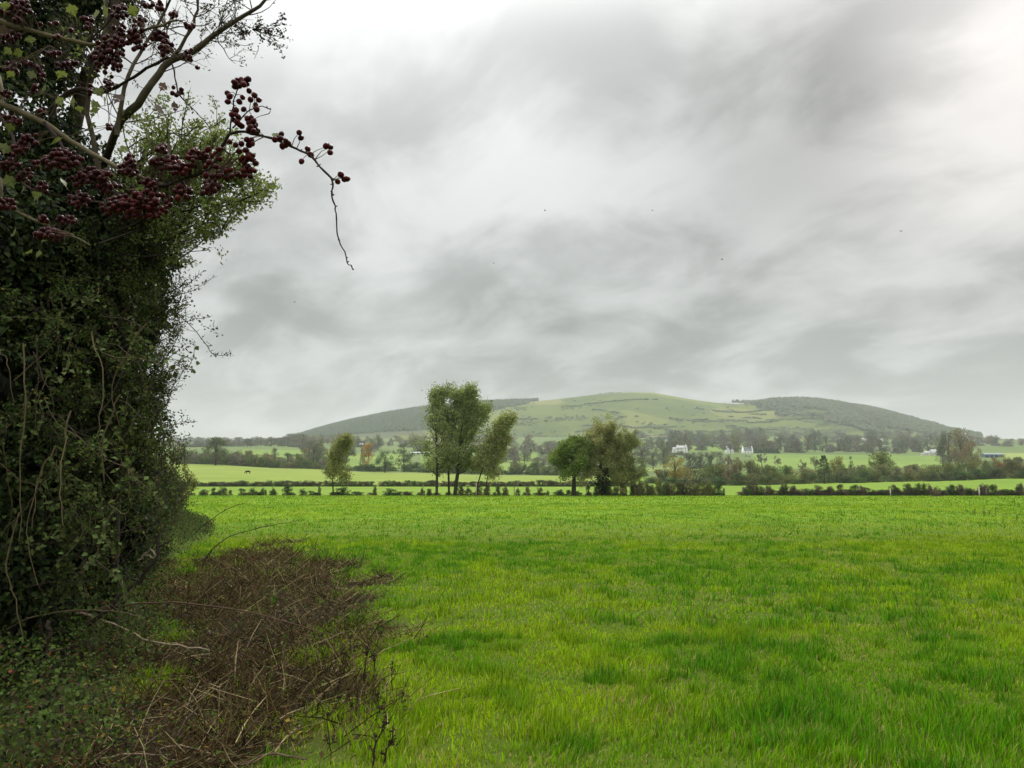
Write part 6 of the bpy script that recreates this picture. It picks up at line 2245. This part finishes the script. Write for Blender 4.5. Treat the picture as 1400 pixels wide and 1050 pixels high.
def lobed_leaf():
    """hawthorn leaf: wedge base and five blunt lobes, slightly cupped"""
    out = [(0, .0), (.10, .22), (.30, .30), (.26, .40), (.46, .52), (.36, .62), (.34, .78), (.16, .80), (.0, 1.0)]
    V = [(x, y, .10 * x - .12 * y * y) for x, y in out] + [(-x, y, .10 * x - .12 * y * y) for x, y in out[1:-1]]
    cen = [(0, y, -.12 * y * y) for y in (.25, .5, .75)]
    n = len(V)
    V += cen
    rim = list(range(0, 9)) + list(range(n - 1, 8, -1))
    # right side then left side, back to the base
    T = []
    loop = list(range(0, 9)) + [8 + k_ for k_ in range(7, 0, -1)]
    cc_ = [n, n + 1, n + 2]
    yv = [v[1] for v in V]
    for i in range(len(loop)):
        a_, b_ = loop[i], loop[(i + 1) % len(loop)]
        my = (yv[a_] + yv[b_]) / 2
        c_ = cc_[0] if my < .36 else cc_[1] if my < .66 else cc_[2]
        T.append((a_, b_, c_))
    T += [(loop[2], cc_[1], cc_[0]), (loop[-2], cc_[0], cc_[1]), (loop[5], cc_[2], cc_[1]), (loop[-5], cc_[1], cc_[2])]
    # stalk
    s0 = len(V)
    V += [(-.02, 0, 0), (.02, 0, 0), (0, -.35, .06)]
    T.append((s0, s0 + 1, s0 + 2))
    return V, T


M_HLEAF = leaf_mat('hawthorn_leaf', trans=.40, rough=.5, spec=.3, use_obj=True, use_attr=True)
mb = MB()
mb.add(*lobed_leaf())
leaf_me = mb.mesh('hawthorn_leaf', M_HLEAF)
lspots = [(145, 14, 1), (140, 22, 1), (220, 126, 2), (214, 158, 2), (240, 155, 2), (145, 133, 1), (140, 150, 1), (128, 162, 1), (110, 152, 1), (82, 150, 1), (100, 150, 1), (135, 158, 1), (16, 72, 1), (6, 45, 2), (4, 72, 1), (40, 110, 1), (52, 130, 1), (18, 140, 1), (85, 146, 1), (372, 187, 1), (30, 268, 1), (55, 282, 1),
          (46, 240, 1), (58, 236, 1), (12, 178, 1), (90, 258, 1), (205, 190, 1), (160, 200, 1), (235, 212, 2), (20, 256, 1), (44, 274, 1), (155, 140, 2), (60, 330, 1), (70, 196, 1), (5, 18, 1), (40, 60, 1), (190, 26, 1), (132, 30, 1), (100, 20, 1), (2, 110, 1), (75, 110, 1), (48, 150, 2), (120, 175, 1), (8, 205, 1), (14, 325, 1), (34, 345, 1), (50, 352, 1)]
for px, py, kk in lspots:
    p = at(px + rng.normal(0, 3), py + rng.normal(0, 3), 1.30 + rng.normal(0, .03) if px < 300 else 1.14)
    o = bpy.data.objects.new('leaf', leaf_me)
    COL.objects.link(o)
    o.parent = HB
    o.location = Vector(p - np.array(HB.location))
    o.rotation_euler = (rng.uniform(.4, 2.2), rng.uniform(-.6, .6), rng.uniform(0, 6.28))
    s = (.022 if px < 300 else .012) * rng.uniform(.75, 1.25)
    o.scale = (s, s, s)
    v = rng.uniform(.7, 1.3)
    c = (.115, .135, .030) if kk == 1 else (.10, .062, .045)
    o.color = (c[0] * v, c[1] * v, c[2] * v, 1)

# ================================================================ LABELS THAT TELL THE REPEATS APART
LAND = [(238, 'by the far end of the hedge'), (294, 'near the lone oak'), (338, 'above the cow'), (380, 'between the cow and the wind blown tree'), (428, 'just left of the wind blown tree'), (458, 'behind the wind blown tree'), (503, 'by the orange birch'),
        (526, 'by the dark field oak'), (552, 'left of the poplars'), (580, 'at the left of the poplar clump'), (605, 'behind the poplar trunks'), (630, 'at the right of the poplar clump'), (660, 'behind the leaning poplar'), (690, 'just right of the leaning poplar'),
        (725, 'midway from leaning poplar to round oak'), (755, 'just left of the round oak'), (784, 'behind the round oak'), (810, 'between round oak and ivied ash'), (830, 'behind the ivied ash'), (852, 'behind the slim trunked tree'), (880, 'right of the slim trunked tree'),
        (905, 'left of the orange green tree'), (931, 'in line with the first white house'), (960, 'between first and second white houses'), (997, 'in line with the middle white house'), (1022, 'in line with the slate roofed house'), (1050, 'in line with the clipped garden hedge'),
        (1085, 'left of the dark conifer'), (1127, 'in line with the dark conifer'), (1165, 'between conifer and willow'), (1205, 'in line with the pale willow'), (1240, 'between willow and farmhouse'), (1276, 'in line with the farmhouse'), (1300, 'right of the farmhouse'),
        (1319, 'in line with the church tower'), (1338, 'between tower and barn'), (1356, 'in line with the barn'), (1380, 'right of the barn'), (1402, 'at the right edge')]
SHORT = {
    'bushes in the hedgerow behind the yellow green field': ('bush', 'behind the lime field'),
    'bushes in the big hedgerow on the right': ('bush', 'in front of the big hedgerow'),
    'bushes at the back of the big hedgerow': ('bush', 'behind in the big hedgerow'),
    'trees behind the right hand hedgerow': ('tree', 'behind the big hedgerow'),
    'dark garden hedge lengths': ('hedge length', 'beside the slate roofed house'),
    'trees on the left skyline': ('tree', 'on the left skyline'),
    'trees in front of the left shoulder of the hill': ('tree', 'below the plantation'),
    'bushes on the slope left of the wind blown tree': ('bush', 'on the slope'),
    'trees between the poplars and the round oak': ('hazy tree', 'in the valley'),
    'trees in the wooded belt under the hill': ('hazy tree', 'in the wooded belt'),
    'trees behind the white houses': ('tree', 'close behind the houses'),
    'trees in the row behind the green field': ('tree', 'in the row behind the field'),
    'trees on the right skyline': ('tree', 'on the right skyline'),
    'bushes in front of the first white house': ('low bush', 'before the first white house'),
    'young shrubs in the broken row along the field edge': ('shrub', 'in the broken row'),
    'bushes in the thick hedge left of the gap': ('bush', 'in the thick hedge'),
    'shrubs in the row right of the gap': ('shrub', 'in the long row'),
    'low hedge lengths behind the grass strip': ('low hedge length', 'behind the strip'),
}
ORD = ['first', 'second', 'third', 'fourth', 'fifth', 'sixth', 'seventh', 'eighth', 'ninth', 'tenth', 'eleventh', 'twelfth']


def hue_word(c):
    r, g, b_ = c[0], c[1], c[2]
    if r > .24:
        return 'orange'
    if r > g * 1.12:
        return 'brown'
    if b_ > .58 * g:
        return 'grey'
    if g > r * 1.25:
        return 'dark green' if g < .12 else 'green'
    if max(r, g) < .10:
        return 'dark olive'
    return 'olive'


kids = {}
for o in COL.objects:
    if o.parent is not None and o.name.startswith('crown'):
        kids[o.parent.name] = o
byl = {}
for o in COL.objects:
    g = o.get('group')
    if o.parent is None and g in SHORT and o.name in kids:
        px = float(to_px(o.location.x, o.location.y))
        noun, place = SHORT[g]
        near = min(LAND, key=lambda q: abs(q[0] - px))[1]
        lab = hue_word(kids[o.name].color) + ' ' + noun + ' ' + place + ', ' + near
        byl.setdefault((g, lab), []).append((px, o))
for (g, lab), lst in byl.items():
    lst.sort(key=lambda q: q[0])
    for i, (px, o) in enumerate(lst):
        o['label'] = lab if len(lst) == 1 or len(lst) > 12 else ORD[i] + ' from the left: ' + lab if len(lab.split()) <= 11 else lab
